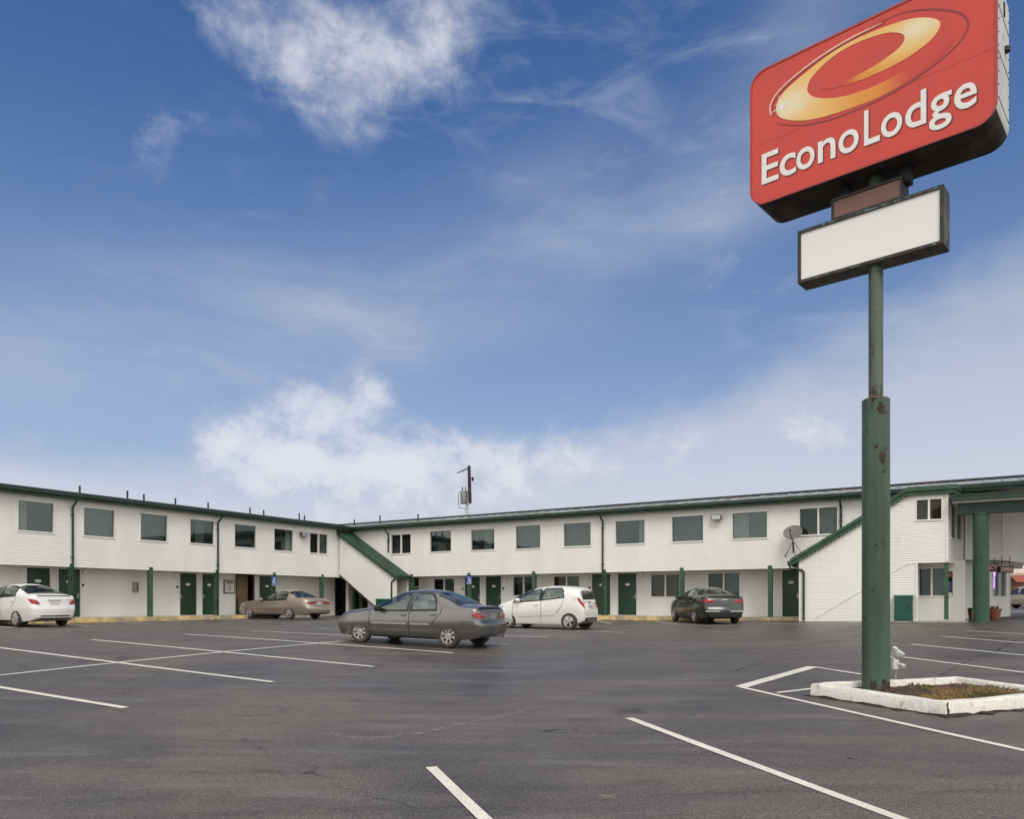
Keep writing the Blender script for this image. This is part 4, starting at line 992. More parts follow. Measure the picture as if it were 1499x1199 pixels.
    mb = MB(); mb.box(PF, T0, T1, -H, H-.02, Z0, Z1); rb = mb.build('reader_board', mat('reader_body', (.050, .046, .038), .6, var=.5, vscale=4, dirt=(.16, .15, .12), dscale=2.5, dlo=.5, dhi=.75), t)
    mb = MB(); w = .045
    mb.box(PF, T0, T1, H-.018, H+.012, Z0, Z0+w); mb.box(PF, T0, T1, H-.018, H+.012, Z1-w, Z1); mb.box(PF, T0, T0+w, H-.018, H+.011, Z0+w, Z1-w); mb.box(PF, T1-w, T1, H-.018, H+.011, Z0+w, Z1-w)
    mb.build('board_frame', m_fr, rb)
    mb = MB(); mb.quad(PF.pt(T0+w, H-.012, Z0+w), PF.pt(T1-w, H-.012, Z0+w), PF.pt(T1-w, H-.012, Z1-w), PF.pt(T0+w, H-.012, Z1-w)); mb.build('white_panel', mat('panel_white', (.84, .845, .80), .35), rb, recalc=False)
    mb = MB()
    for k in range(26):
        a = random.uniform(T0, T1-.1); l = random.uniform(.015, .07); zz = random.choice((Z0+.012, Z1-.03))
        mb.box(PF, a, a+l, H+.0125, H+.014, zz, zz+random.uniform(.006, .018))
    mb.build('peeling_paint', mat('peel', (.20, .30, .33), .6), rb)
    T0, T1, Z0, Z1, H = -.579, .40, 6.546, 6.86, .17
    mb = MB(); mb.box(PF, T0, T1, -H, H-.02, Z0, Z1); sb = mb.build('small_box', m_fr, t)
    mb = MB(); w = .028
    mb.box(PF, T0, T1, H-.018, H+.010, Z0, Z0+w); mb.box(PF, T0, T1, H-.018, H+.010, Z1-w, Z1); mb.box(PF, T0, T0+w, H-.018, H+.009, Z0+w, Z1-w); mb.box(PF, T1-w, T1, H-.018, H+.009, Z0+w, Z1-w)
    mb.build('box_frame', m_fr, sb)
    mb = MB(); mb.quad(PF.pt(T0+w, H-.012, Z0+w), PF.pt(T1-w, H-.012, Z0+w), PF.pt(T1-w, H-.012, Z1-w), PF.pt(T0+w, H-.012, Z1-w)); mb.build('brown_panel', mat('brown_panel', (.19, .085, .065), .35, var=.2, vscale=1.6), sb, recalc=False)
    for x in (-.42, .42):
        mb = MB(); mb.box(PF, x-.06, x+.06, -.09, .09, 6.8, 7.05); mb.build('saddle', M_BLACK, t)
build_sign()

# ------------------------------------------------------------------ the planted island at its foot
def isl(u, v, z): # point at a given height above the lot
    Y = 10.0
    for _ in range(40):
        X = (u-CX)/F*Y; Y = (ZC-(ground_z(X, Y)+z))*F/(v-HV)
    return Vector(((u-CX)/F*Y, Y))
HK = .185
def island():
    # outline clockwise from the blunt left end: near side, near corner, right side, far side
    a, b_ = isl(1187, 1001, HK), isl(1383, 1028.5, HK)
    c = isl(1499, 1018.5, HK); c2 = None
    d2 = isl(1499, 1003, HK); d = isl(1400, 990.5, HK); e = isl(1215, 998, HK)
    # the near and far sides run together in a blunt point beyond the frame
    u1, u2 = (c-b_).normalized(), (d2-d).normalized(); den = u1.x*u2.y-u1.y*u2.x; k1 = ((d.x-b_.x)*u2.y-(d.y-b_.y)*u2.x)/den
    tip = b_+u1*k1; c2 = tip-u1*.22; far = tip-u2*.22
    poly = [a, b_, c2, far, d, e]
    def inset(p, w):
        n = len(p); q = []
        cen = sum(p, Vector((0, 0)))/n
        for i in range(n):
            p0, p1, p2 = p[i-1], p[i], p[(i+1) % n]
            n1 = Vector(((p1-p0).y, -(p1-p0).x)).normalized(); n2 = Vector(((p2-p1).y, -(p2-p1).x)).normalized()
            if n1.dot(cen-p1) < 0: n1 = -n1
            if n2.dot(cen-p1) < 0: n2 = -n2
            bis = (n1+n2); bis /= max(.25, 1+n1.dot(n2)); q.append(p1+bis*w)
        return q
    t = struct_thing = None
    mb = MB(); n = len(poly)
    # finely divided so that the old kerb can be knocked about a little
    dense = []
    for i in range(n):
        p0, p1 = poly[i], poly[(i+1) % n]; m = max(2, int((p1-p0).length/.12))
        for k in range(m): dense.append(p0+(p1-p0)*k/m)
    inn = []
    w = .17; ins = inset(poly, w)
    for i in range(n):
        p0, p1 = ins[i], ins[(i+1) % n]; m = max(2, int((poly[(i+1) % n]-poly[i]).length/.12))
        for k in range(m): inn.append(p0+(p1-p0)*k/m)
    N = len(dense); cols = []
    for q, r_ in zip(dense, inn):
        g_ = ground_z(q.x, q.y); j = random.uniform(-.006, .006); o = (q-r_)/max(.01, (q-r_).length)
        cols.append([(q.x+o.x*.012, q.y+o.y*.012, g_-.08), (q.x+o.x*(.006+j), q.y+o.y*(.006+j), g_+.02), (q.x+j, q.y+j, g_+HK-.03), (q.x-o.x*.022, q.y-o.y*.022, g_+HK+j*.6), (r_.x+o.x*.02, r_.y+o.y*.02, g_+HK+j*.6), (r_.x, r_.y, g_+HK-.02), (r_.x, r_.y, g_-.05)])
    vs = [p for c_ in cols for p in c_]
    mb.add(vs, [(i*7+k, ((i+1) % N)*7+k, ((i+1) % N)*7+k+1, i*7+k+1) for i in range(N) for k in range(6)])
    m = bpy.data.materials.new('white_kerb_paint'); m.use_nodes = True; g = NT(m.node_tree); b = g.N['Principled BSDF']
    vec = g.n('ShaderNodeTexCoord').outputs['Object']; k = g.noise(vec, 9, 8, .7, .3); k2 = g.noise(vec, 30, 5, .7)
    sp_ = g.n('ShaderNodeSeparateXYZ'); g.L.new(vec, sp_.inputs[0])
    c_ = g.mix(g.ramp(k2, .35, .65), (.70, .67, .60), (.82, .79, .72))
    c_ = g.mix(g.ramp(k, .48, .68, 0, .45), c_, (.44, .40, .33))
    c_ = g.mix(g.ramp(g.m('ADD', k, g.m('MULTIPLY', k2, .3)), .785, .82), c_, (.10, .085, .07))
    g.L.new(c_, b.inputs['Base Color']); b.inputs['Roughness'].default_value = .75
    bp = g.n('ShaderNodeBump'); bp.inputs['Strength'].default_value = .6; bp.inputs['Distance'].default_value = .02; g.L.new(g.m('ADD', k, k2), bp.inputs['Height']); g.L.new(bp.outputs[0], b.inputs['Normal'])
    kk = struct(mb.build('island_kerb', m, smooth=50))
    # dark open joint at the near corner
    q = b_; g_ = ground_z(q.x, q.y); dirn = (c2-b_).normalized(); o = Vector((dirn.y, -dirn.x)); o = o if o.y < 0 else -o
    mb = MB(); s0 = q+dirn*.045
    pts = []
    for i in range(7):
        zz = g_+.0+HK*i/6*1.0; jj = random.uniform(-.012, .012); pts.append((s0+dirn*jj, zz))
    f1 = []
    for (pp, zz) in pts:
        ww = random.uniform(.006, .018)
        f1 += [(pp.x-dirn.x*ww+o.x*.014, pp.y-dirn.y*ww+o.y*.014, zz), (pp.x+dirn.x*ww+o.x*.014, pp.y+dirn.y*ww+o.y*.014, zz)]
    mb.add(f1, [(2*i, 2*i+1, 2*i+3, 2*i+2) for i in range(6)]); struct(mb.build('kerb_joint', M_DARK, recalc=False))
    # damp dark edge where kerb meets asphalt
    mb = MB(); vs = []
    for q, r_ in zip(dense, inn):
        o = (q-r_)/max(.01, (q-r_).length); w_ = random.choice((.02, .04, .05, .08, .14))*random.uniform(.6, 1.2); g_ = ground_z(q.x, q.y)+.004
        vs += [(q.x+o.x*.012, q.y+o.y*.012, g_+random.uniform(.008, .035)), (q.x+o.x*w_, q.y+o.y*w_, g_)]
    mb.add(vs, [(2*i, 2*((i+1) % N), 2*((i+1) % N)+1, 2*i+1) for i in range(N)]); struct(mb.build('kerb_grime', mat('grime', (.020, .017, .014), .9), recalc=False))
    # soil, mounded a little
    bm = bmesh.new(); ins2 = inset(poly, w-.02); vv = [bm.verts.new((p.x, p.y, 0)) for p in ins2]; bm.faces.new(vv)
    for _ in range(5): bmesh.ops.subdivide_edges(bm, edges=[e_ for e_ in bm.edges if e_.calc_length() > .12], cuts=1, use_grid_fill=True); bmesh.ops.triangulate(bm, faces=bm.faces[:])
    from mathutils import noise as mn
    for v in bm.verts: v.co.z = ground_z(v.co.x, v.co.y)+.105+.035*mn.noise(v.co*3)+.02*mn.noise(v.co*11)
    bm.verts.index_update(); mb = MB(); mb.add([v.co for v in bm.verts], [[v.index for v in f.verts] for f in bm.faces]); bm.free()
    struct(mb.build('island_soil', mat('soil', (.058, .036, .023), .95, var=.5, vscale=14, dirt=(.13, .075, .038), dscale=5, bump=.8, bscale=45), smooth=180))
    # grass: green tufts at the back, dry straw in front, fallen leaves by the pole
    from mathutils.geometry import intersect_point_tri_2d
    def inside(p):
        s = False; P_ = inset(poly, w+.02); n_ = len(P_); j = n_-1
        for i in range(n_):
            a_, b2 = P_[i], P_[j]
            if (a_.y > p.y) != (b2.y > p.y) and p.x < (b2.x-a_.x)*(p.y-a_.y)/(b2.y-a_.y)+a_.x: s = not s
            j = i
        return s
    Pin = inset(poly, w+.02)
    xs = [p.x for p in Pin]; ys = [p.y for p in Pin]
    gb = [MB(), MB(), MB()]; lo = random.Random(3)
    cnt = 0; tries = 0
    while cnt < 4200 and tries < 60000:
        tries += 1
        p = Vector((lo.uniform(min(xs), max(xs)), lo.uniform(min(ys), max(ys))))
        if not inside(p): continue
        dpole = (p-Vector(POLE)).length
        k = mn.noise(Vector((p.x*1.3, p.y*1.3, 1)))+mn.noise(Vector((p.x*3.3, p.y*3.3, 5)))*.6
        if dpole < .75 or k < -.22+lo.uniform(-.2, .2)+max(0, 1.3-dpole)*.6: continue
        if p.x > 6.9 and lo.random() < min(.85, (p.x-6.9)*.8): continue
        cnt += 1
        kind = 0 if (mn.noise(Vector((p.x*1.6, p.y*1.6, 9)))+(p.y-11.5)*.45+lo.uniform(-.3, .3)) > .05 else 1
        if lo.random() < .12: kind = 2
        h = lo.uniform(.025, .085)*(1.1 if kind == 0 else .8); a = lo.uniform(0, 6.28); lean = lo.uniform(.2, 1.4)*h
        b0 = Vector((p.x, p.y, ground_z(p.x, p.y)+.09)); wv = Vector((-math.sin(a), math.cos(a), 0))*lo.uniform(.003, .006)
        md = b0+Vector((math.cos(a)*lean*.35, math.sin(a)*lean*.35, h*.65)); tp_ = b0+Vector((math.cos(a)*lean, math.sin(a)*lean, h))
        gb[kind].add([b0-wv, b0+wv, md+wv*.8, tp_, md-wv*.8], [(0, 1, 2, 3, 4)])
    gm = MB()
    for k in range(3): gm.cur = k; gm.add(gb[k].v, gb[k].f)
    o = gm.build('grass', [mat('grass_green', (.125, .120, .05), .8, var=.4, vscale=6), mat('grass_dry', (.34, .235, .10), .85, var=.35, vscale=7), mat('grass_brown', (.11, .065, .03), .9, var=.4, vscale=7)], recalc=False); o['kind'] = 'stuff'
    o['label'] = 'thin green and straw-yellow grass in the kerbed island'; o['category'] = 'grass'
    lf = MB()
    for i in range(70):
        p = Vector(POLE)+Vector((lo.gauss(.1, .6), lo.gauss(-.35, .35)))
        if not inside(p): continue
        a = lo.uniform(0, 6.28); r_ = lo.uniform(.015, .035); z = ground_z(p.x, p.y)+.12+lo.uniform(0, .02); u_ = Vector((math.cos(a), math.sin(a), lo.uniform(-.3, .3)))*r_; w_ = Vector((-math.sin(a), math.cos(a), lo.uniform(-.3, .3)))*r_*.6; c0 = Vector((p.x, p.y, z))
        lf.add([c0-u_, c0+w_, c0+u_, c0-w_], [(0, 1, 2, 3)])
    o = lf.build('fallen_leaves', mat('leaf_litter', (.22, .09, .04), .8, var=.4, vscale=20), recalc=False); o['kind'] = 'stuff'; o['label'] = 'brown fallen leaves on the soil at the foot of the sign pole'; o['category'] = 'leaves'
island()
# white flood light on a conduit beside the pole
def floodlight():
    c = isl(1311, 1003, .1); z0 = ground_z(c.x, c.y)+.08; Y = c.y; s = Y/F
    t = thing('flood_light', 'white flood light and junction box on a thin conduit right of the sign pole', 'flood light', (c.x, c.y, z0))
    m = mat('fixture_white', (.60, .61, .59), .45, var=.08, vscale=12)
    zz = lambda v: ZC+(HV-v)*s
    xx = lambda u: (u-CX)*s
    mb = MB(); mb.tube([(xx(1311), Y, z0-.1), (xx(1311), Y, zz(982)+.02)], .012, 8); mb.build('conduit', M_METAL, t)
    fr = Frame((xx(1310.5), Y), (1, 0), (0, -1))
    mb = MB(); mb.box(fr, -.045, .045, -.035, .035, zz(980), zz(966)); jb = mb.build('junction_box', m, t, bevel=.008)
    mb = MB(); mb.tube([(xx(1314), Y-.03, zz(972)), (xx(1317.5), Y-.10, zz(974)), (xx(1317.5), Y-.12, zz(976))], [.02, .03, .034], 10); mb.build('socket', m, t, smooth=40)
    mb = MB(); mb.tube([(xx(1303), Y+.05, zz(961)), (xx(1309), Y, zz(964.5)), (xx(1311), Y, zz(967))], .014, 6); mb.build('bracket', m, t)
    # lamp head: shallow dish facing up to the sign
    a = Vector((.30, -.25, .55)).normalized(); c0 = Vector((xx(1315), Y-.02, zz(957)))
    mb = MB(); prof = [(0, -.07), (.03, -.066), (.052, -.046), (.068, -.015), (.075, .022), (.073, .038), (.066, .04), (0, .025)]
    rot = a.to_track_quat('Z', 'Y').to_matrix(); vs = []; n = 18
    for (r_, h) in prof:
        for k in range(n): vs.append(c0+rot @ Vector((r_*math.cos(2*math.pi*k/n), r_*math.sin(2*math.pi*k/n), h)))
    mb.add(vs, [(i*n+k, i*n+(k+1) % n, (i+1)*n+(k+1) % n, (i+1)*n+k) for i in range(len(prof)-1) for k in range(n)]); mb.build('lamp_head', m, t, smooth=40)
    mb = MB(); c1 = Vector((xx(1307.5), Y, zz(955))); mb.tube([c1+Vector((0, .02, -.05)), c1+Vector((.01, -.02, .03)), c1+Vector((.015, -.04, .07))], [.02, .035, .042], 10); mb.build('second_socket', m, t, smooth=40)
floodlight()

# utility pole beyond the right wing
def utility_pole():
    Y = 62.0; x = lambda u: (u-CX)/F*Y
    z = lambda v: ZC+(HV-v)*Y/F
    t = thing('utility_pole', 'dark wooden utility pole with a grey transformer rising behind the roof', 'utility pole', (x(686), Y, 0))
    wood = mat('pole_wood', (.045, .030, .024), .9, var=.4, vscale=4)
    mb = MB(); mb.tube([(x(688), Y, z(737)), (x(686.6), Y, z(682))], [.15, .13], 12); mb.build('upper_pole', wood, t, smooth=40)
    mb = MB(); mb.tube([(x(683.5), Y+.0, -.3), (x(683.5), Y, z(742)), (x(686), Y, z(737))], [.15, .13, .12], 12); mb.build('pale_lower_pole', mat('pale_conduit', (.50, .51, .50), .6, var=.1), t, smooth=40)
    mb = MB(); mb.tube([(x(669.5), Y-.4, z(694)), (x(677), Y-.2, z(690)), (x(684.5), Y, z(686))], [.035, .05, .05], 8); mb.build('bracket_arm', wood, t)
    mb = MB(); mb.lathe((x(692), Y, z(701)), [(0, -.20), (.09, -.17), (.06, -.08), (.12, -.03), (.06, .04), (.10, .1), (0, .16)], 10); mb.tube([(x(687), Y, z(699)), (x(692), Y, z(701))], .03, 6); mb.build('insulator', M_BLACK, t, smooth=40)
    mb = MB(); mb.lathe((x(679.5), Y-.1, z(738)), [(0, 0), (.27, 0), (.30, .06), (.30, .9), (.32, 1.0), (.26, 1.10), (0, 1.12)], 20); tr = mb.build('transformer', mat('transformer_grey', (.27, .27, .26), .5, var=.2, vscale=3), t, smooth=40)
    mb = MB()
    for dx in (-.14, .12): mb.lathe((x(679.5)+dx, Y-.1, z(738)+1.08), [(.05, 0), (.03, .05), (.06, .1), (.03, .15), (.05, .2), (0, .34)], 8)
    mb.build('bushing', M_DARK, tr)
    mb = MB()
    for k in range(5): mb.box(Frame((x(683), Y-.32), (1, 0), (0, -1)), -.1, .12, 0, .1, z(736)+k*.2, z(736)+k*.2+.05)
    mb.build('cooling_fin', mat('fin', (.14, .12, .10), .6), tr)
    mb = MB(); mb.tube([(x(674.5), Y-.1, z(721)), (x(671.5), Y-.1, z(722)), (x(671.2), Y-.1, z(738)), (x(673), Y-.1, z(744)), (x(680), Y, z(745)), (x(684), Y, z(743))], .025, 6); mb.build('cable', M_BLACK, t)
utility_pole()
# ------------------------------------------------------------------ cars
def pchip(xs, ys):
    xs = np.array(xs, float); ys = np.array(ys, float); h = np.diff(xs); dl = np.diff(ys)/h; n = len(xs); m = np.zeros(n)
    for i in range(1, n-1):
        if dl[i-1]*dl[i] > 0:
            w1 = 2*h[i]+h[i-1]; w2 = h[i]+2*h[i-1]; m[i] = (w1+w2)/(w1/dl[i-1]+w2/dl[i])
    m[0], m[-1] = dl[0], dl[-1]
    def f(x):
        x = min(max(x, xs[0]), xs[-1]); i = min(max(int(np.searchsorted(xs, x))-1, 0), n-2); t = (x-xs[i])/h[i]
        return float((1+2*t)*(1-t)**2*ys[i]+t*(1-t)**2*h[i]*m[i]+t*t*(3-2*t)*ys[i+1]+t*t*(t-1)*h[i]*m[i+1])
    return f
def car_paint(name, base, metal=.0, rough=.32, dust=None, coat=.6):
    if name in MATS: return MATS[name]
    m = mat(name, base, rough, metal, .5, coat, dirt=dust, dscale=1.3, dlo=.45, dhi=.75); return m
M_TYRE = mat('tyre', (.048, .043, .039), .9, var=.25, vscale=8); M_RIM = mat('rim_alloy', (.40, .39, .365), .38, .5, var=.12, vscale=9); M_HUB = mat('wheel_dark', (.02, .02, .02), .7)
M_RED = mat('lamp_red', (.32, .008, .012), .25, coat=.3); M_CLEAR = mat('lamp_clear', (.62, .60, .58), .12, coat=1); M_AMBER = mat('lamp_amber', (.55, .20, .06), .2, coat=1)
M_CHROME = mat('chrome', (.62, .62, .62), .18, .9); M_GAP = mat('panel_gap', (.015, .015, .015), .7); M_UNDER = mat('underbody', (.012, .012, .012), .9)

class Car:
    """x runs back from the front bumper; the body is a closed lofted shell with arches cut out of it"""
    def __init__(s, p):
        s.p = p; s.L = p['L']; s.W = p['W']; s.top = pchip(*zip(*p['top'])); s.belt = pchip(*zip(*p['belt'])); s.bot = pchip(*zip(*p['bot'])); s.plan = pchip(*zip(*p['plan']))
        s.rear = pchip(*zip(*p['rear'])); s.front = pchip(*zip(*p['front'])); s.n = p.get('n', 3.2); s.tum = p.get('tum', .17)
    def dx(s, x, z):
        kr = max(0, min(1, (x-(s.L-.45))/.45)); kf = max(0, min(1, (.5-x)/.5))
        return -kr*kr*s.rear(z)+kf*kf*s.front(z)
    def Wb(s, x): return s.W/2*s.plan(x)
    def low(s, x, z):
        zb, zt = s.bot(x), s.belt(x); t = (z-zb)/max(.01, zt-zb); t = min(1, max(0, t))
        lo_ = max(0, (.6-t)/.6); hi_ = max(0, t-.6)
        return s.Wb(x)*(1-.11*lo_**2-.31*hi_**2-.012/(1+math.exp((t-.45)*40)))
    def up(s, x, q):
        """q 0..1 from belt to roof crown along the section"""
        zb, zt = s.belt(x), s.top(x); h = max(.012, zt-zb); th = q*math.pi/2
        cs, sn = math.cos(th)**(2/s.n), math.sin(th)**(2/s.n)
        k = s.tum*min(1.15, h/.42)
        return s.Wb(x)*.95*cs*(1-k*sn), zb+h*sn
    def upz(s, x, z):
        zb, zt = s.belt(x), s.top(x); h = max(.012, zt-zb); t = min(.999, max(0, (z-zb)/h)); k = s.tum*min(1.15, h/.42)
        return s.Wb(x)*.95*(1-t**s.n)**(1/s.n)*(1-k*t)
    def side(s, x, z): return s.low(x, z) if z <= s.belt(x) else s.upz(x, z)
    def P(s, x, y, z): return Vector((s.L/2-(x+s.dx(x, z)), y, z))
    def S(s, x, z, sd=1, out=0.0): return s.P(x, sd*(s.side(x, z)+out), z)
    def build(s):
        p = s.p; L = s.L
        st = [0, .012, .035, .07, .12, .18, .26, .36]+list(np.arange(.48, L-.40, .042))+[L-.36, L-.26, L-.18, L-.12, L-.07, L-.035, L-.012, L]
        nl, nu = 12, 22; rows = []
        for x in st:
            r = []
            for j in range(nl+1):
                z = s.bot(x)+(s.belt(x)-s.bot(x))*j/nl; r.append((s.low(x, z), z))
            for j in range(1, nu+1): r.append(s.up(x, j/nu))
            rows.append(r)
        m = nl+nu+1; vs = []; fs = []
        for x, r in zip(st, rows):
            ring = [s.P(x, y, z) for y, z in r]+[s.P(x, -y, z) for y, z in reversed(r[:-1])]
            vs += ring
        K = 2*m-1
        for i in range(len(st)-1):
            for k in range(K): k2 = (k+1) % K; fs.append((i*K+k, i*K+k2, (i+1)*K+k2, (i+1)*K+k))
        for o, flip in ((0, 0), ((len(st)-1)*K, 1)):
            for j in range(m-1):
                a, b, c, d = o+j, o+j+1, o+K-2-j, o+K-1-j
                q = (a, b, c, d) if j < m-2 else (a, b, d)
                fs.append(q)
        mb = MB(); mb.add(vs, fs); return mb
    def arches(s, body):
        cut = MB(); r = s.p['r']+.082; n = 36
        for x in s.p['axles']:
            for sd in (-1, 1):
                y0, y1 = sd*(s.W/2-.27), sd*(s.W/2+.15); c = []
                for y in (y0, y1):
                    c += [Vector((s.L/2-x+r*math.cos(2*math.pi*k/n), y, s.p['r']+.01+r*math.sin(2*math.pi*k/n))) for k in range(n)]
                cut.add(c, [(k, (k+1) % n, n+(k+1) % n, n+k) for k in range(n)]+[tuple(range(n)), tuple(reversed(range(n, 2*n)))])
        co = cut.build('cutter', M_UNDER)
        body.data.materials.append(M_UNDER)
        md = body.modifiers.new('arch', 'BOOLEAN'); md.operation = 'DIFFERENCE'; md.object = co; md.solver = 'EXACT'; md.material_mode = 'TRANSFER'
        dg = bpy.context.evaluated_depsgraph_get(); me = bpy.data.meshes.new_from_object(body.evaluated_get(dg))
        body.modifiers.clear(); old = body.data; body.data = me; bpy.data.meshes.remove(old); d = co.data; bpy.data.objects.remove(co); bpy.data.meshes.remove(d)
        for q in me.polygons: q.use_smooth = True
        me.set_sharp_from_angle(angle=R(38)); me.name = 'body'

def build_car(name, label, cat, p, pos, heading, pitch=0.0, group='cars parked in the motel lot', zoff=0.0):
    c = Car(p); L = c.L
    ang = math.atan2(heading[1], heading[0])
    t = thing(name, label, cat, (pos[0], pos[1], pos[2]), group, rot=(0, -pitch, ang))
    body = c.build().build('body', p['paint'], t, smooth=40); c.arches(body)
    # window outlines: the shell is opened there and glazed
    def zr(x, w):
        xa, xb, ra, rb = w; zl = c.belt(x)+p.get('sill', .02); h = c.top(x)-c.belt(x); zu = c.belt(x)+h*p.get('winh', .80)
        if ra and x < xa+ra: zu = zl+(zu-zl)*max(.03, math.sqrt(max(0, 1-((xa+ra-x)/ra)**2)))
        if rb and x > xb-rb: zu = zl+(zu-zl)*max(.03, math.sqrt(max(0, 1-((x-xb+rb)/rb)**2)))
        return zl, max(zl+.004, zu)
    def openings():
        bm = bmesh.new(); bm.from_mesh(body.data); kill = []
        for f in bm.faces:
            q = f.calc_center_median(); x = L/2-q.x
            if q.z < c.belt(min(max(x, 0), L))+.012 or x < .6 or x > L-.12: continue
            h = max(.012, c.top(x)-c.belt(x)); sn = min(1, max(0, (q.z-c.belt(x))/h)); qq = math.asin(sn**(c.n/2))*2/math.pi
            hit = False
            for w in p['side_windows']:
                if w[0]+.01 < x < w[1]-.01:
                    zl, zu = zr(x, w); hit |= zl+.006 < q.z < zu-.006 and abs(q.y) > .3
            for k in ('ws', 'rw'):
                if k in p and p[k][0]+.012 < x < p[k][1]-.012 and qq > p[k][2]+.03: hit = True
            if hit: kill.append(f)
        bmesh.ops.delete(bm, geom=kill, context='FACES'); bm.to_mesh(body.data); bm.free()
    openings()
    # what shows through the glass
    if p.get('cabin', True):
        xa, xb = p['ws'][0]+.02, (p['rw'][1] if 'rw' in p else L-.5); mb = MB()
        hw = c.W/2*.86; zf = .34; vs = []; N = 8
        for i in range(N+1):
            x = xa+(xb-xa)*i/N; zt = c.belt(x)-.02; vs += [Vector((L/2-x, -hw*.97, zt)), Vector((L/2-x, -hw*.9, zf)), Vector((L/2-x, hw*.9, zf)), Vector((L/2-x, hw*.97, zt))]
        mb.add(vs, [(i*4+k, i*4+k+1, (i+1)*4+k+1, (i+1)*4+k) for i in range(N) for k in range(3)]+[(0, 1, 2, 3), (N*4, N*4+1, N*4+2, N*4+3)])
        mb.build('cabin_tub', mat('cabin_dark', (.03, .029, .028), .9), t, recalc=False)
        mb = MB(); x = p['ws'][0]; zb = c.belt(x+.35)
        mb.add([Vector((L/2-x-.05, s_*hw*.95, zb-.16)) for s_ in (-1, 1)]+[Vector((L/2-x-.10, s_*hw*.95, zb+.0)) for s_ in (-1, 1)]+[Vector((L/2-x-.52, s_*hw*.95, zb+.015)) for s_ in (-1, 1)]+[Vector((L/2-x-.60, s_*hw*.95, zb-.2)) for s_ in (-1, 1)], [(0, 1, 3, 2), (2, 3, 5, 4), (4, 5, 7, 6)])
        mb.build('dashboard', mat('cabin_dark', ), t, recalc=False)
        ms = mat('seat_cloth', (.13, .125, .115), .9, var=.15, vscale=8); xm = p['side_windows'][0][1]
        def seat(xc, yc, w, head):
            mb = MB(); zt = c.belt(xc)+.10
            for (x0, x1, z0, z1, hw_) in ((xc-.50, xc+.02, .40, .58, w), (xc-.02, xc+.16, .50, zt, w)):
                lean = .16 if z1 > .7 else 0
                v = [Vector((L/2-xx-(lean if zz == z1 else 0), yc+ss*hw_*(.86 if zz == z1 else 1), zz)) for zz in (z0, z1) for xx in (x0, x1) for ss in (-1, 1)]
                mb.add(v, [(0, 1, 3, 2), (4, 6, 7, 5), (0, 4, 5, 1), (2, 3, 7, 6), (0, 2, 6, 4), (1, 5, 7, 3)])
            for hy in head:
                v = [Vector((L/2-xc-.20-dx_, yc+hy+ss*.12, zz)) for zz in (zt+.03, zt+.20) for dx_ in (-.05, .05) for ss in (-1, 1)]
                mb.add(v, [(0, 1, 3, 2), (4, 6, 7, 5), (0, 4, 5, 1), (2, 3, 7, 6), (0, 2, 6, 4), (1, 5, 7, 3)])
            mb.build('seat', ms, t, bevel=.025, smooth=60)
        for s_ in (-1, 1): seat(xm-.22, s_*hw*.48, .24, (0,))
        seat(p['side_windows'][1][1]-.20, 0, hw*.88, (-hw*.45, hw*.45))
        mb = MB(); ctr = Vector((L/2-(xm-.75), hw*.48, c.belt(xm-.75)-.02)); n = 16
        mb.tube([ctr+Vector((.07*math.cos(2*math.pi*k/n), .18*math.sin(2*math.pi*k/n), .17*math.cos(2*math.pi*k/n))) for k in range(n+1)], .014, 6, caps=False); mb.build('steering_wheel', M_BLACK, t, smooth=60)
    def ring(outline_fn, nm, inner, outer, par):
        """a narrow seal round a glazed opening: outline_fn(k, grow) for k in 0..1 round the edge"""
        mb = MB(); n = 72; vs = []
        for i in range(n):
            vs += [outline_fn(i/n, outer, .0045), outline_fn(i/n, inner, .0085)]
        mb.add(vs, [(2*i, 2*((i+1) % n), 2*((i+1) % n)+1, 2*i+1) for i in range(n)]); return mb.build(nm, M_BLACK, par, recalc=False)
    def sheet(pts_fn, n, m_, nm, mt, par, smooth=60):
        """grid of points pts_fn(i/n, j/m)"""
        mb = MB(); vs = [pts_fn(i/n, j/m_) for i in range(n+1) for j in range(m_+1)]
        mb.add(vs, [(i*(m_+1)+j, i*(m_+1)+j+1, (i+1)*(m_+1)+j+1, (i+1)*(m_+1)+j) for i in range(n) for j in range(m_)]); return mb.build(nm, mt, par, smooth=smooth, recalc=False)
    # side glass
    for sd in (1, -1):
        for (xa, xb, ra, rb) in p['side_windows']:
            w = (xa, xb, ra, rb)
            def f(a, b, w=w, sd=sd):
                x = w[0]+(w[1]-w[0])*a; zl, zu = zr(x, w); return c.S(x, zl+(zu-zl)*b, sd, .006)
            g_ = sheet(f, 24, 6, 'side_window', p.get('glass', M_CARGLASS), t)
            def edge(k, grow, out, w=w, sd=sd):
                k4 = (k*4) % 4; side_ = int(k4); fr = k4-side_; xa, xb = w[0], w[1]; xm_ = (xa+xb)/2
                if side_ == 0: x = xa+(xb-xa)*fr; z = zr(x, w)[0]-grow; xx = xm_+(x-xm_)*(1+2*grow/(xb-xa))
                elif side_ == 1: x = xb; zl, zu = zr(x-.001, w); z = zl-grow+(zu-zl+2*grow)*fr; xx = x+grow
                elif side_ == 2: x = xb-(xb-xa)*fr; z = zr(min(x, xb-.001), w)[1]+grow; xx = xm_+(x-xm_)*(1+2*grow/(xb-xa))
                else: x = xa; zl, zu = zr(x+.001, w); z = zu+grow-(zu-zl+2*grow)*fr; xx = x-grow
                return c.S(xx, min(z, c.top(xx)-.01), sd, out)
            ring(edge, 'window_seal', -.022, .020, g_)
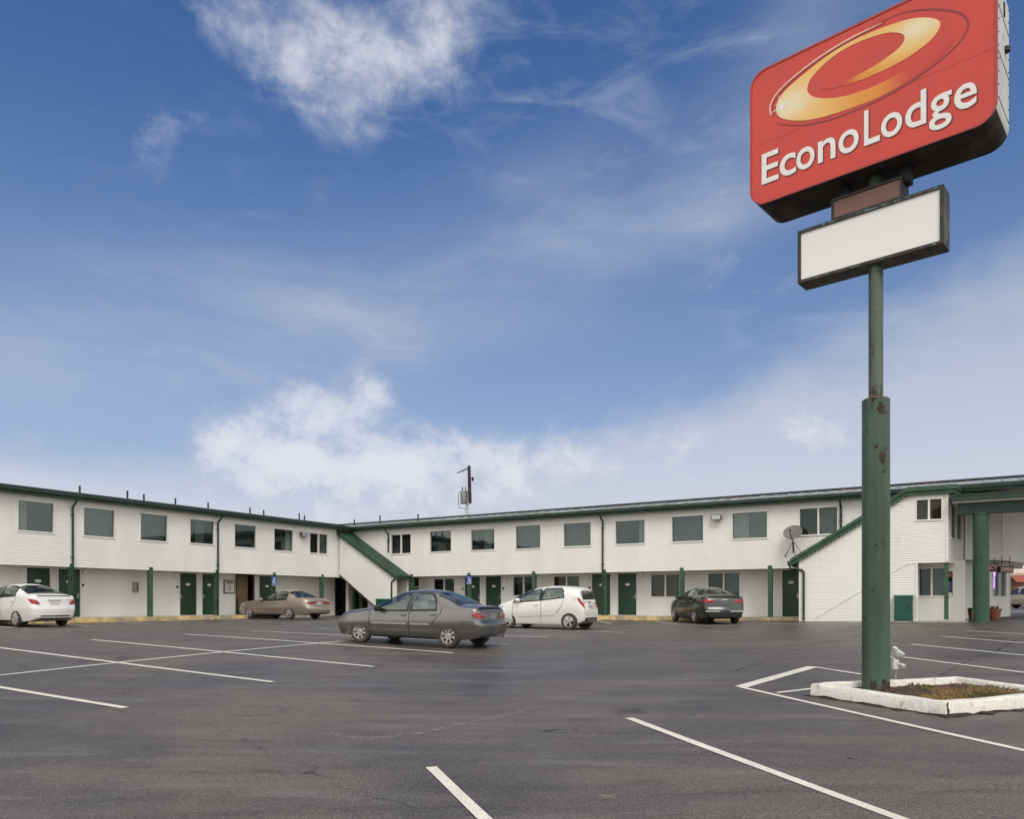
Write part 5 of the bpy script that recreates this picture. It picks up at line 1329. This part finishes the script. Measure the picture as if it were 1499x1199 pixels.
        if p.get('pillar'):
            xa, xb = p['pillar']; sheet(lambda a, b: c.S(xa+(xb-xa)*a-.10*b*.6, c.belt(xa)+.0+(c.top(xa)-c.belt(xa))*.84*b, sd, .0055), 3, 5, 'door_pillar', p.get('pillar_mat', M_BLACK), t)
    # windscreen and rear glass on the crown of the shell
    def crown(x0, x1, q0, out=.007):
        def f(a, b):
            x = x0+(x1-x0)*a; u_ = 2*b-1; sg = 1 if u_ >= 0 else -1; q = 1-(1-q0)*abs(u_)
            y, z = c.up(x, q); return c.P(x, sg*y, z)+Vector((-.002 if x > L/2 else .002, 0, out))
        return f
    def crown_ring(w, nm, par):
        mb = MB(); n = 80; vs = []
        for i in range(n):
            k4 = i/n*4; s_ = int(k4); fr = k4-s_; a, b = ((fr, 0), (1, fr), (1-fr, 1), (0, 1-fr))[s_]
            for g, o in ((-.022, .005), (.028, .009)):
                x0, x1, q0 = w[0]+g, w[1]-g, w[2]+g*1.1; vs.append(crown(x0, x1, q0, o)(a, b))
        mb.add(vs, [(2*i, 2*((i+1) % n), 2*((i+1) % n)+1, 2*i+1) for i in range(n)]); mb.build(nm, M_BLACK, par, recalc=False)
    g_ = sheet(crown(p['ws'][0], p['ws'][1], p['ws'][2]), 12, 18, 'windscreen', M_CARGLASS, t); crown_ring(p['ws'], 'windscreen_seal', g_)
    if 'rw' in p:
        g_ = sheet(crown(*p['rw']), 12, 18, 'rear_window', p.get('glass_rear', M_CARGLASS), t); crown_ring(p['rw'], 'rear_window_seal', g_)
    # patches on the side and round the rear corner
    def wrap(sd, s_, z, out):
        """s_<0: along the side back to the corner; s_>0: across the tail from the corner"""
        if s_ <= 0: return c.S(L+s_, z, sd, out)
        y = c.side(L, z); return c.P(L, sd*max(0.0, y-s_), z)+Vector((-out, 0, 0))
    def lamp(nm, pts, mt, par, out=.010, sds=(1, -1)):
        """pts: list of (s, zlo, zhi)"""
        for sd in sds:
            mb = MB(); vs = []; dens = []
            for i in range(len(pts)-1):
                a, b = pts[i], pts[i+1]
                for k in range(4): dens.append([a[j]+(b[j]-a[j])*k/4 for j in range(3)])
            dens.append(list(pts[-1])); N = len(dens)
            for i, (s_, zl, zh) in enumerate(dens):
                for j in range(5):
                    e = out if (0 < j < 4 and 0 < i < N-1) else -.004
                    vs.append(wrap(sd, s_, zl+(zh-zl)*j/4, e))
            mb.add(vs, [(i*5+j, i*5+j+1, (i+1)*5+j+1, (i+1)*5+j) for i in range(N-1) for j in range(4)])
            mb.build(nm, mt, par, smooth=60, recalc=False)
    for nm, pts, mt in p.get('lamps', ()): lamp(nm, pts, mt, t)
    # tail: boot lid line, plate, handle, lower valance
    def tailbox(nm, y0, y1, z0, z1, dep, mt, lift=.004):
        mb = MB(); zc = (z0+z1)/2; n = 8; vs = []
        for i in range(n+1):
            y = y0+(y1-y0)*i/n
            for z in (z0, z1): vs.append(c.P(L, y, z)+Vector((-dep, 0, 0)))
            for z in (z1, z0): vs.append(c.P(L, y, z)+Vector((.02, 0, 0)))
        mb.add(vs, [(i*4+k, i*4+(k+1) % 4, (i+1)*4+(k+1) % 4, (i+1)*4+k) for i in range(n) for k in range(4)]+[(0, 1, 2, 3), (n*4+3, n*4+2, n*4+1, n*4)]); return mb.build(nm, mt, t)
    for nm, y0, y1, z0, z1, dep, mt in p.get('tail', ()): tailbox(nm, y0, y1, z0, z1, dep, mt)
    # panel gaps, mouldings, handles down each side
    for sd in (1, -1):
        def strip(nm, pts, w, mt, out=.005, par=t):
            mb = MB(); vs = []; N = len(pts)
            for i, (x, z) in enumerate(pts):
                a, b = pts[max(0, i-1)], pts[min(N-1, i+1)]; tx, tz = b[0]-a[0], b[1]-a[1]; l = math.hypot(tx, tz) or 1
                for q in (-1, 1): vs.append(c.S(x-tz/l*w/2*q, z+tx/l*w/2*q, sd, out))
            mb.add(vs, [(2*i, 2*i+2, 2*i+3, 2*i+1) for i in range(N-1)]); return mb.build(nm, mt, par, recalc=False)
        def lin(x0, z0, x1, z1, n=12): return [(x0+(x1-x0)*i/n, z0+(z1-z0)*i/n) for i in range(n+1)]
        for pts in p.get('gaps', ()):
            q = []
            for i in range(len(pts)-1): q += lin(*pts[i], *pts[i+1], 8)
            strip('panel_gap', q, .013, M_GAP, .0035)
        for (x0, z0, x1, z1, w, mt) in p.get('mould', ()): strip('side_moulding', lin(x0, z0, x1, z1), w, mt, .014)
        for (x, z) in p.get('handles', ()):
            mb = MB(); a = c.S(x, z, sd, .0); b = c.S(x+.17, z, sd, .0); o = Vector((0, sd*.034, 0)); u_ = Vector((0, 0, .016))
            mb.add([a-u_, b-u_, b+u_, a+u_, a-u_+o, b-u_+o, b+u_+o, a+u_+o], [(0, 1, 2, 3), (7, 6, 5, 4), (0, 4, 5, 1), (1, 5, 6, 2), (2, 6, 7, 3), (3, 7, 4, 0)]); mb.build('door_handle', p.get('handle_mat', p['paint']), t, bevel=.006)
        if p.get('mirror'):
            x = p['mirror']; z = c.belt(x)+.07; a = c.S(x, z, sd, .0); mb = MB()
            prof = [(-.09, .01), (-.08, .055), (-.03, .075), (.03, .07), (.06, .05)]; n = 12; vs = []
            ctr = a+Vector((.0, sd*.13, .015))
            for (h, r_) in prof: vs += [ctr+Vector((-h, r_*1.45*math.cos(2*math.pi*k/n), r_*math.sin(2*math.pi*k/n))) for k in range(n)]
            mb.add(vs, [(i*n+k, i*n+(k+1) % n, (i+1)*n+(k+1) % n, (i+1)*n+k) for i in range(len(prof)-1) for k in range(n)]+[tuple(range(n)), tuple(reversed(range((len(prof)-1)*n, len(prof)*n)))])
            mr = mb.build('mirror', p.get('mirror_mat', p['paint']), t, smooth=50)
            mb = MB(); mb.tube([a-Vector((0, sd*.02, .03)), ctr-Vector((0, sd*.05, .02))], .028, 6); mb.build('mirror_arm', M_BLACK, mr)
        # rocker shadow line, put on as a strip of colour
        xa, xb = p['axles']; strip('sill', lin(xa+p['r']+.09, c.bot(xa+.6)+.025, xb-p['r']-.09, c.bot(xb-.6)+.025, 20), .05, p.get('sill_mat', M_GAP), .004)
    # wheels
    for x in p['axles']:
        for sd in (1, -1):
            r = p['r']; wd = .19; yc = sd*(c.W/2-.115); ctr = Vector((L/2-x, yc, r))
            mb = MB(); tp = [(r*.66, -wd/2+.012), (r*.74, -wd/2), (r*.93, -wd/2+.006), (r*.985, -wd/2+.028), (r, -wd/2+.05), (r, wd/2-.05), (r*.985, wd/2-.028), (r*.93, wd/2-.006), (r*.74, wd/2), (r*.66, wd/2-.012), (r*.62, 0), (r*.66, -wd/2+.012)]
            mb.lathe(ctr, tp, 36, 'Y'); w = mb.build('wheel', M_TYRE, t, smooth=40)
            rr_ = r*.655; f = sd*(wd/2-.02)
            mb = MB(); mb.lathe(ctr, [(0, f-sd*.05), (rr_, f-sd*.05), (rr_, f-sd*.12), (0, f-sd*.12)], 28, 'Y'); mb.build('spoke_backing', M_HUB, w)  # plain dark disc backing the gaps between the spokes
            mb = MB()
            mb.lathe(ctr, [(rr_*.90, f-sd*.045), (rr_*.985, f+sd*.012), (rr_*1.02, f+sd*.016), (rr_*1.02, f-sd*.03)], 32, 'Y')
            mb.lathe(ctr, [(0, f+sd*.010), (rr_*.20, f+sd*.008), (rr_*.30, f-sd*.008), (rr_*.34, f-sd*.03)], 20, 'Y')
            ns, ws = p.get('spokes', (5, .20))
            for k in range(ns):
                a = 2*math.pi*(k+.35)/ns; u_ = Vector((math.cos(a), 0, math.sin(a))); v_ = Vector((-math.sin(a), 0, math.cos(a))); Y = Vector((0, 1, 0))
                pr = []
                for rad, hw, yy in ((rr_*.24, ws*rr_*.50, f-sd*.006), (rr_*.62, ws*rr_*.42, f+sd*.006), (rr_*.95, ws*rr_*.66, f+sd*.004)):
                    pr.append((ctr+u_*rad-v_*hw+Y*yy, ctr+u_*rad+v_*hw+Y*yy))
                vs = []
                for a_, b_ in pr: vs += [a_, b_, b_-Y*sd*.035, a_-Y*sd*.035]
                mb.add(vs, [(i*4+q, i*4+(q+1) % 4, (i+1)*4+(q+1) % 4, (i+1)*4+q) for i in range(2) for q in range(4)])
            mb.build('rim', p.get('rim_mat', M_RIM), w, smooth=35)
    return t, c

SED_PLAN = [(0, .60), (.03, .70), (.12, .83), (.35, .935), (.8, .985), (1.4, 1.0), (3.0, 1.0), (3.7, .985), (4.05, .95), (4.28, .89), (4.38, .82), (4.43, .74)]
def scaled(pts, L, L0=4.43): return [(x*L/L0, y) for x, y in pts]
NEUTRAL_R = [(0, .10), (.2, .05), (.30, .012), (.42, .0), (.56, .0), (.62, .03), (.68, .065), (.8, .07), (.95, .085), (1.1, .12), (1.5, .2)]
NEUTRAL_F = [(0, .12), (.2, .05), (.35, .0), (.5, .0), (.58, .03), (.70, .10), (.85, .18), (1.5, .3)]

P_GREY = dict(L=4.43, W=1.71, r=.302, axles=(.90, 3.567), paint=car_paint('grey_paint', (.190, .186, .176), .80, .27, (.215, .21, .20), .5),
    top=[(0, .60), (.02, .69), (.09, .755), (.3, .82), (.7, .885), (1.12, .945), (1.28, 1.0), (1.6, 1.195), (1.92, 1.345), (2.2, 1.405), (2.55, 1.425), (2.9, 1.405), (3.2, 1.34), (3.5, 1.215), (3.78, 1.085), (3.95, 1.055), (4.2, 1.04), (4.36, 1.015), (4.43, .95)],
    belt=[(0, .48), (.09, .62), (.35, .72), (.9, .79), (1.3, .83), (2.2, .855), (3.2, .895), (3.9, .935), (4.3, .93), (4.43, .86)],
    bot=[(0, .30), (.15, .215), (.6, .19), (3.7, .19), (4.1, .23), (4.35, .28), (4.43, .34)], plan=SED_PLAN,
    rear=[(0, .12), (.25, .06), (.34, .01), (.45, .0), (.58, .0), (.635, .03), (.68, .075), (.8, .085), (.95, .10), (1.05, .13), (1.5, .2)], front=NEUTRAL_F, n=2.9, tum=.20,
    side_windows=((1.36, 2.36, 0, .03), (2.47, 3.20, .02, .34)), winh=.83, pillar=(2.35, 2.49), pillar_mat=mat('grey_pillar', (.05, .047, .044), .5), ws=(1.30, 1.98, .50), rw=(3.13, 3.74, .50),
    lamps=(('tail_light', [(-.21, .80, .84), (-.17, .745, .895), (-.10, .71, .92), (-.02, .70, .915), (.08, .705, .895), (.17, .73, .85), (.21, .76, .80)], M_RED),
           ('lamp_rim', [(-.235, .79, .85), (-.18, .725, .915), (-.10, .69, .938), (-.02, .68, .932), (.09, .685, .915), (.19, .71, .865), (.235, .755, .80)], mat('lamp_surround', (.19, .16, .145), .4))),
    tail=(('license_plate', -.16, .16, .72, .84, .012, mat('plate_dark', (.20, .20, .20), .5)), ('lid_edge', -.60, .60, 1.005, 1.022, .025, M_GAP), ('lid_gap', -.58, .58, .668, .682, .006, M_GAP), ('tow_mark', -.55, -.25, .36, .45, .008, mat('scuff', (.07, .06, .055), .8)), ('scuff', .10, .30, .40, .56, .006, mat('scuff2', (.06, .055, .05), .8)), ('exhaust', -.52, -.40, .24, .30, .03, M_CHROME)),
    gaps=([(1.22, .90), (1.20, .55), (1.28, .24)], [(2.42, .9), (2.44, .6), (2.42, .24)], [(3.36, .98), (3.34, .82), (3.18, .66), (3.10, .60)], [(3.95, .66), (4.25, .655)]),
    mould=((1.30, .545, 2.38, .555, .045, mat('mould_grey', (.30, .29, .27), .4)), (2.47, .556, 3.04, .560, .045, mat('mould_grey', (.30, .29, .27), .4))), handles=((2.18, .765), (3.05, .80)), mirror=1.55, mirror_mat=M_BLACK, spokes=(8, .24), sill_mat=M_GAP)
P_HATCH = dict(L=3.64, W=1.60, r=.297, axles=(.74, 3.115), paint=car_paint('white_paint', (.74, .735, .70), 0, .25),
    top=[(0, .62), (.03, .70), (.12, .80), (.4, .93), (.65, 1.02), (.85, 1.10), (1.2, 1.285), (1.55, 1.425), (1.9, 1.50), (2.3, 1.535), (2.8, 1.525), (3.2, 1.485), (3.40, 1.45), (3.47, 1.42), (3.56, 1.25), (3.62, 1.08), (3.64, .98)],
    belt=[(0, .50), (.12, .68), (.4, .79), (.8, .88), (1.2, .93), (2.2, 1.015), (2.9, 1.10), (3.3, 1.14), (3.5, 1.12), (3.64, .92)],
    bot=[(0, .30), (.12, .20), (.5, .175), (3.2, .18), (3.5, .25), (3.64, .33)], plan=[(0, .60), (.03, .72), (.12, .85), (.3, .94), (.7, .99), (1.2, 1), (2.7, 1), (3.2, .975), (3.45, .93), (3.58, .86), (3.64, .78)],
    rear=[(0, .14), (.25, .07), (.34, .01), (.45, .0), (.62, .0), (.72, .02), (.9, .06), (1.05, .10), (1.25, .13), (1.5, .16)], front=NEUTRAL_F, n=3.0, tum=.17,
    side_windows=((.96, 2.00, 0, .02), (2.08, 2.92, .02, .24)), winh=.80, pillar=(1.98, 2.12), ws=(.90, 1.60, .48),
    lamps=(('tail_light', [(-.20, 1.06, 1.13), (-.14, .97, 1.13), (-.07, .86, 1.08), (0, .78, .99), (.07, .74, .87), (.10, .74, .80)], M_RED), ('reverse_light', [(-.05, .80, .86), (0, .745, .80), (.06, .70, .745), (.09, .70, .72)], M_CLEAR)),
    tail=(('rear_window', -.50, .50, 1.06, 1.36, .010, mat('dark_tail_glass', (.03, .036, .034), .06, 0, .9)), ('license_plate', -.16, .16, .76, .88, .014, mat('plate_blue', (.33, .35, .42), .5)), ('badge', -.10, .10, .93, .975, .016, M_BLACK), ('valance', -.52, .52, .30, .42, .012, M_BLACK), ('bumper_insert', -.34, .34, .32, .37, .02, M_METAL), ('wiper', -.02, .34, 1.075, 1.09, .03, M_BLACK)),
    gaps=([(.93, .96), (.92, .6), (1.0, .24)], [(2.04, 1.08), (2.06, .6), (2.04, .24)], [(2.92, 1.12), (2.86, .85), (2.70, .62), (2.62, .56)], [(3.30, 1.12), (3.36, 1.0)]),
    mould=((1.15, .42, 2.62, .50, .022, mat('crease_shade', (.50, .49, .47), .4)),), handles=((1.78, .86),), mirror=1.18, spokes=(5, .30), sill_mat=mat('white_sill_shade', (.55, .54, .52), .4))  # grey strip on the side is the painted shade of a body crease
P_WHITE = dict(L=4.45, W=1.69, r=.30, axles=(.86, 3.46), paint=car_paint('white_paint2', (.76, .75, .73), 0, .25),
    top=[(0, .62), (.03, .70), (.12, .78), (.4, .90), (.8, 1.0), (1.0, 1.05), (1.2, 1.14), (1.55, 1.33), (1.9, 1.45), (2.3, 1.505), (2.7, 1.505), (3.1, 1.45), (3.45, 1.335), (3.8, 1.185), (3.98, 1.14), (4.2, 1.125), (4.38, 1.11), (4.45, 1.02)],
    belt=[(0, .52), (.12, .68), (.4, .80), (.9, .90), (1.4, .96), (2.4, 1.0), (3.3, 1.04), (3.9, 1.05), (4.3, 1.03), (4.45, .95)],
    bot=[(0, .30), (.15, .21), (.6, .18), (3.6, .18), (4.1, .22), (4.35, .26), (4.45, .32)], plan=scaled(SED_PLAN, 4.45),
    rear=[(0, .14), (.25, .07), (.34, .01), (.45, .0), (.62, .0), (.70, .03), (.78, .06), (.95, .075), (1.08, .10), (1.5, .2)], front=NEUTRAL_F, n=3.0, tum=.19,
    side_windows=((1.35, 2.40, 0, .03), (2.50, 3.40, .02, .36)), winh=.82, pillar=(2.39, 2.52), ws=(1.15, 1.85, .50), rw=(3.12, 3.86, .50),
    lamps=(('tail_light', [(-.26, .93, .965), (-.18, .88, .975), (-.10, .80, .97), (0, .76, .94), (.08, .745, .88), (.14, .74, .80)], M_RED), ('reverse_light', [(.06, .742, .80), (.12, .738, .78), (.20, .735, .755), (.24, .735, .742)], M_CLEAR)),
    tail=(('license_plate', -.16, .16, .76, .88, .012, mat('plate_pale', (.55, .55, .53), .5)), ('trunk_handle', -.22, .22, .915, .94, .03, M_METAL), ('lid_edge', -.56, .56, 1.075, 1.09, .012, M_GAP), ('valance', -.48, .48, .27, .40, .012, M_BLACK), ('badge', -.60, -.42, .92, .945, .012, M_METAL)),
    gaps=([(1.2, .95), (1.18, .6), (1.26, .24)], [(2.46, 1.03), (2.48, .6), (2.46, .24)], [(3.46, 1.03), (3.42, .85), (3.22, .66)]), handles=((2.2, .86), (3.2, .89)), mirror=1.52, spokes=(7, .34))
P_TAN = dict(L=5.08, W=1.87, r=.325, axles=(1.02, 3.87), paint=car_paint('tan_paint', (.42, .355, .295), .6, .32, (.44, .38, .32)),
    top=[(0, .64), (.03, .74), (.12, .80), (.5, .89), (1.2, .97), (1.5, 1.0), (1.7, 1.07), (2.05, 1.24), (2.4, 1.375), (2.75, 1.44), (3.1, 1.45), (3.45, 1.42), (3.75, 1.33), (4.05, 1.17), (4.22, 1.075), (4.4, 1.055), (4.8, 1.03), (4.98, .985), (5.08, .88)],
    belt=[(0, .52), (.12, .68), (.5, .79), (1.3, .86), (2.0, .885), (3.2, .92), (4.2, .97), (4.8, .95), (5.08, .82)],
    bot=[(0, .32), (.15, .22), (.6, .20), (4.2, .20), (4.7, .24), (5.0, .29), (5.08, .36)], plan=scaled(SED_PLAN, 5.08),
    rear=NEUTRAL_R, front=NEUTRAL_F, n=2.9, tum=.20, side_windows=((1.82, 2.78, 0, .02), (2.87, 3.70, .02, .36)), winh=.83, pillar=(2.77, 2.88), ws=(1.66, 2.38, .50), rw=(3.60, 4.20, .48),
    lamps=(('tail_light', [(-.10, .80, .86), (-.03, .745, .89), (.05, .73, .90), (.2, .735, .90), (.40, .75, .89), (.46, .77, .87)], mat('lamp_dark_red', (.22, .015, .018), .15, coat=1)),),
    tail=(('license_plate', -.16, .16, .72, .86, .012, mat('plate_tan', (.45, .42, .38), .5)), ('bumper_strip', -.80, .80, .47, .52, .02, M_CHROME), ('lid_gap', -.60, .60, .665, .678, .006, M_GAP)),
    gaps=([(1.62, .93), (1.60, .6), (1.68, .25)], [(2.82, 1.0), (2.84, .6), (2.82, .25)], [(3.82, 1.0), (3.78, .85), (3.55, .66)]),
    mould=((1.45, .50, 3.40, .50, .05, mat('mould_tan', (.25, .20, .16), .4)),), handles=((2.58, .83), (3.50, .85)), mirror=1.98, spokes=(6, .28))
P_BLACK = dict(L=4.85, W=1.82, r=.335, axles=(.98, 3.745), paint=car_paint('black_green_paint', (.066, .073, .071), .75, .24),
    top=[(0, .62), (.03, .70), (.15, .80), (.6, .93), (1.1, 1.02), (1.3, 1.06), (1.5, 1.14), (1.85, 1.31), (2.2, 1.43), (2.6, 1.485), (3.0, 1.475), (3.4, 1.40), (3.75, 1.27), (4.05, 1.155), (4.25, 1.13), (4.6, 1.125), (4.78, 1.12), (4.85, 1.0)],
    belt=[(0, .52), (.15, .70), (.6, .83), (1.3, .94), (2.0, .985), (3.2, 1.03), (4.1, 1.05), (4.6, 1.03), (4.85, .93)],
    bot=[(0, .30), (.15, .21), (.6, .19), (4.0, .19), (4.5, .24), (4.78, .28), (4.85, .34)], plan=scaled(SED_PLAN, 4.85),
    rear=NEUTRAL_R, front=NEUTRAL_F, n=3.0, tum=.20, side_windows=((1.62, 2.58, 0, .02), (2.67, 3.45, .02, .32)), winh=.82, pillar=(2.57, 2.69), ws=(1.44, 2.18, .50), rw=(3.40, 4.10, .48),
    lamps=(('tail_light', [(-.30, .93, .96), (-.18, .86, .985), (-.05, .82, .99), (.08, .82, .97), (.2, .85, .95), (.26, .89, .93)], M_RED),),
    tail=(('license_plate', -.16, .16, .78, .90, .012, mat('plate_dull', (.09, .10, .10), .5)), ('lid_edge', -.62, .62, 1.075, 1.098, .035, M_GAP), ('bumper_strip', -.78, -.20, .49, .535, .012, M_CHROME), ('bumper_strip', .20, .78, .49, .535, .012, M_CHROME), ('valance', -.62, .62, .28, .42, .010, M_BLACK), ('badge', -.12, .12, .955, .975, .012, M_CHROME)),
    gaps=([(1.46, .97), (1.44, .6), (1.52, .24)], [(2.62, 1.03), (2.64, .6), (2.62, .24)], [(3.52, 1.03), (3.48, .85), (3.28, .66)]), handles=((2.40, .87), (3.28, .90)), handle_mat=M_CHROME, mirror=1.80, spokes=(5, .28))

def place(p, rl, heading):
    """ground pose from the contact point of the rear left wheel and the heading"""
    h = Vector(heading).normalized(); left = Vector((-h.y, h.x)); rl = Vector(rl); L = p['L']
    axle = rl-left*(p['W']/2-.02); wb = p['axles'][1]-p['axles'][0]
    front = axle+h*wb; ctr = axle+h*(p['axles'][1]-L/2)
    def g(q): return ground_z(q.x, q.y)
    za = (g(axle+left*.7)+g(axle-left*.7))/2; zf = (g(front+left*.7)+g(front-left*.7))/2
    pitch = math.atan2(zf-za, wb); z = za+(zf-za)*(p['axles'][1]-L/2)/wb
    return (ctr.x, ctr.y, z), (h.x, h.y), pitch
def put(name, label, cat, p, rl, heading):
    pos, h, pitch = place(p, rl, heading); return build_car(name, label, cat, p, pos, h, pitch)
put('sedan_car', 'dusty dark grey sedan with scuffed rear bumper in the middle of the lot', 'car', P_GREY, (-1.57, 18.5), (-.895, .446))
q = on_ground(832, 923)
put('hatchback_car', 'small white hatchback parked just behind the grey sedan', 'car', P_HATCH, (q.x, q.y), (-.88, .475))
put('sedan_car', 'white sedan with red tail lights parked nose-in at the left, cut by the frame', 'car', P_WHITE, (-17.0, 26.05), (-B[0], -B[1]))
put('sedan_car', 'tan sedan parked nose-in beside the open doorway and framed notice', 'car', P_TAN, (-10.85, 37.0), (-B[0], -B[1]))
put('sedan_car', 'dark green-black sedan with chrome bumper strips before the ground-floor windows', 'car', P_BLACK, (7.30, 30.6), (-.085, 1))

# ------------------------------------------------------------------ what shows past the office on the right
def far_right():
    # a low orange-tan building with a pale roof
    Y = 75.0; x = lambda u, y=Y: (u-CX)/F*y; zf = lambda v, y=Y: ZC+(HV-v)*y/F
    t = thing('tan_building', 'low orange-tan building with a pale sloping roof beyond the office', 'building', (x(1520), Y, .2))
    fr = Frame((x(1470), Y), (1, 0), (0, -1))
    mb = MB(); mb.box(fr, 0, 22, -8, 0, -.3, zf(842)); mb.build('wall', mat('orange_wall', (.30, .16, .10), .8, var=.1, vscale=.6), t)
    mb = MB(); P = fr.pt
    mb.add([P(-.6, .7, zf(843)), P(22.6, .7, zf(843)), P(22.6, -4, zf(828)), P(-.6, -4, zf(828)), P(22.6, -8.7, zf(843)), P(-.6, -8.7, zf(843))], [(0, 1, 2, 3), (3, 2, 4, 5), (0, 3, 5), (1, 4, 2)]); mb.build('roof', mat('pale_roof', (.55, .47, .40), .8, var=.1), t)
    mb = MB(); mb.box(fr, 3, 5, .0, .05, .9, 2.2); mb.box(fr, 7, 9, .0, .05, .9, 2.2); mb.build('window', M_DARK, t)
    mb = MB(); mb.add([P(-.2, 2.2, zf(853)), P(2.7, 2.2, zf(853)), P(2.2, .02, zf(840)), P(.3, .02, zf(840))], [(0, 1, 2, 3)]); mb.build('awning', mat('awning_red', (.30, .07, .04), .7), t)
    p1 = dict(P_TAN); p1 = {**P_TAN, 'L': 4.9}
far_right()
P_PICK = dict(L=4.9, W=1.85, r=.37, axles=(.95, 3.75), paint=car_paint('beige_paint', (.40, .34, .27), .2, .35),
    top=[(0, .80), (.04, .92), (.15, 1.0), (.9, 1.1), (1.25, 1.16), (1.5, 1.35), (1.85, 1.66), (2.2, 1.74), (3.4, 1.74), (4.3, 1.70), (4.7, 1.62), (4.85, 1.30), (4.9, 1.1)],
    belt=[(0, .7), (.15, .9), (1.2, 1.06), (2.5, 1.10), (4.5, 1.12), (4.9, 1.0)], bot=[(0, .42), (.2, .30), (4.4, .30), (4.9, .42)], plan=scaled(SED_PLAN, 4.9), rear=[(0, .1), (.5, 0), (.8, .02), (1.2, .06), (2, .1)], front=NEUTRAL_F, n=3.6, tum=.13,
    side_windows=((1.55, 2.35, 0, .02), (2.45, 3.3, .02, .02), (3.42, 4.4, .02, .1)), winh=.80, ws=(1.3, 1.8, .5), lamps=(('tail_light', [(-.12, .95, 1.3), (0, .93, 1.3), (.10, .93, 1.28)], M_RED),), tail=(('rear_window', -.6, .6, 1.2, 1.55, .01, mat('dark_tail_glass')), ('license_plate', -.16, .16, .75, .87, .01, M_WHITE)), gaps=([(1.4, 1.0), (1.4, .4)],), mirror=1.7, handles=((2.1, .98),), spokes=(5, .4))
q = on_ground(1494, 890.5)
pos = (q.x+.6, q.y, q.z)
build_car('off_road_car', 'beige off-road car seen beyond the right end of the office', 'car', P_PICK, (40.6, 60.0, ground_z(40.6, 60)), (-.35, .94), 0)
build_car('sedan_car', 'white car far beyond the office at the right edge', 'car', {**P_WHITE, 'paint': P_WHITE['paint']}, (44.6, 63.5, ground_z(44.6, 63.5)), (-.5, .86), 0)
clean_tags()
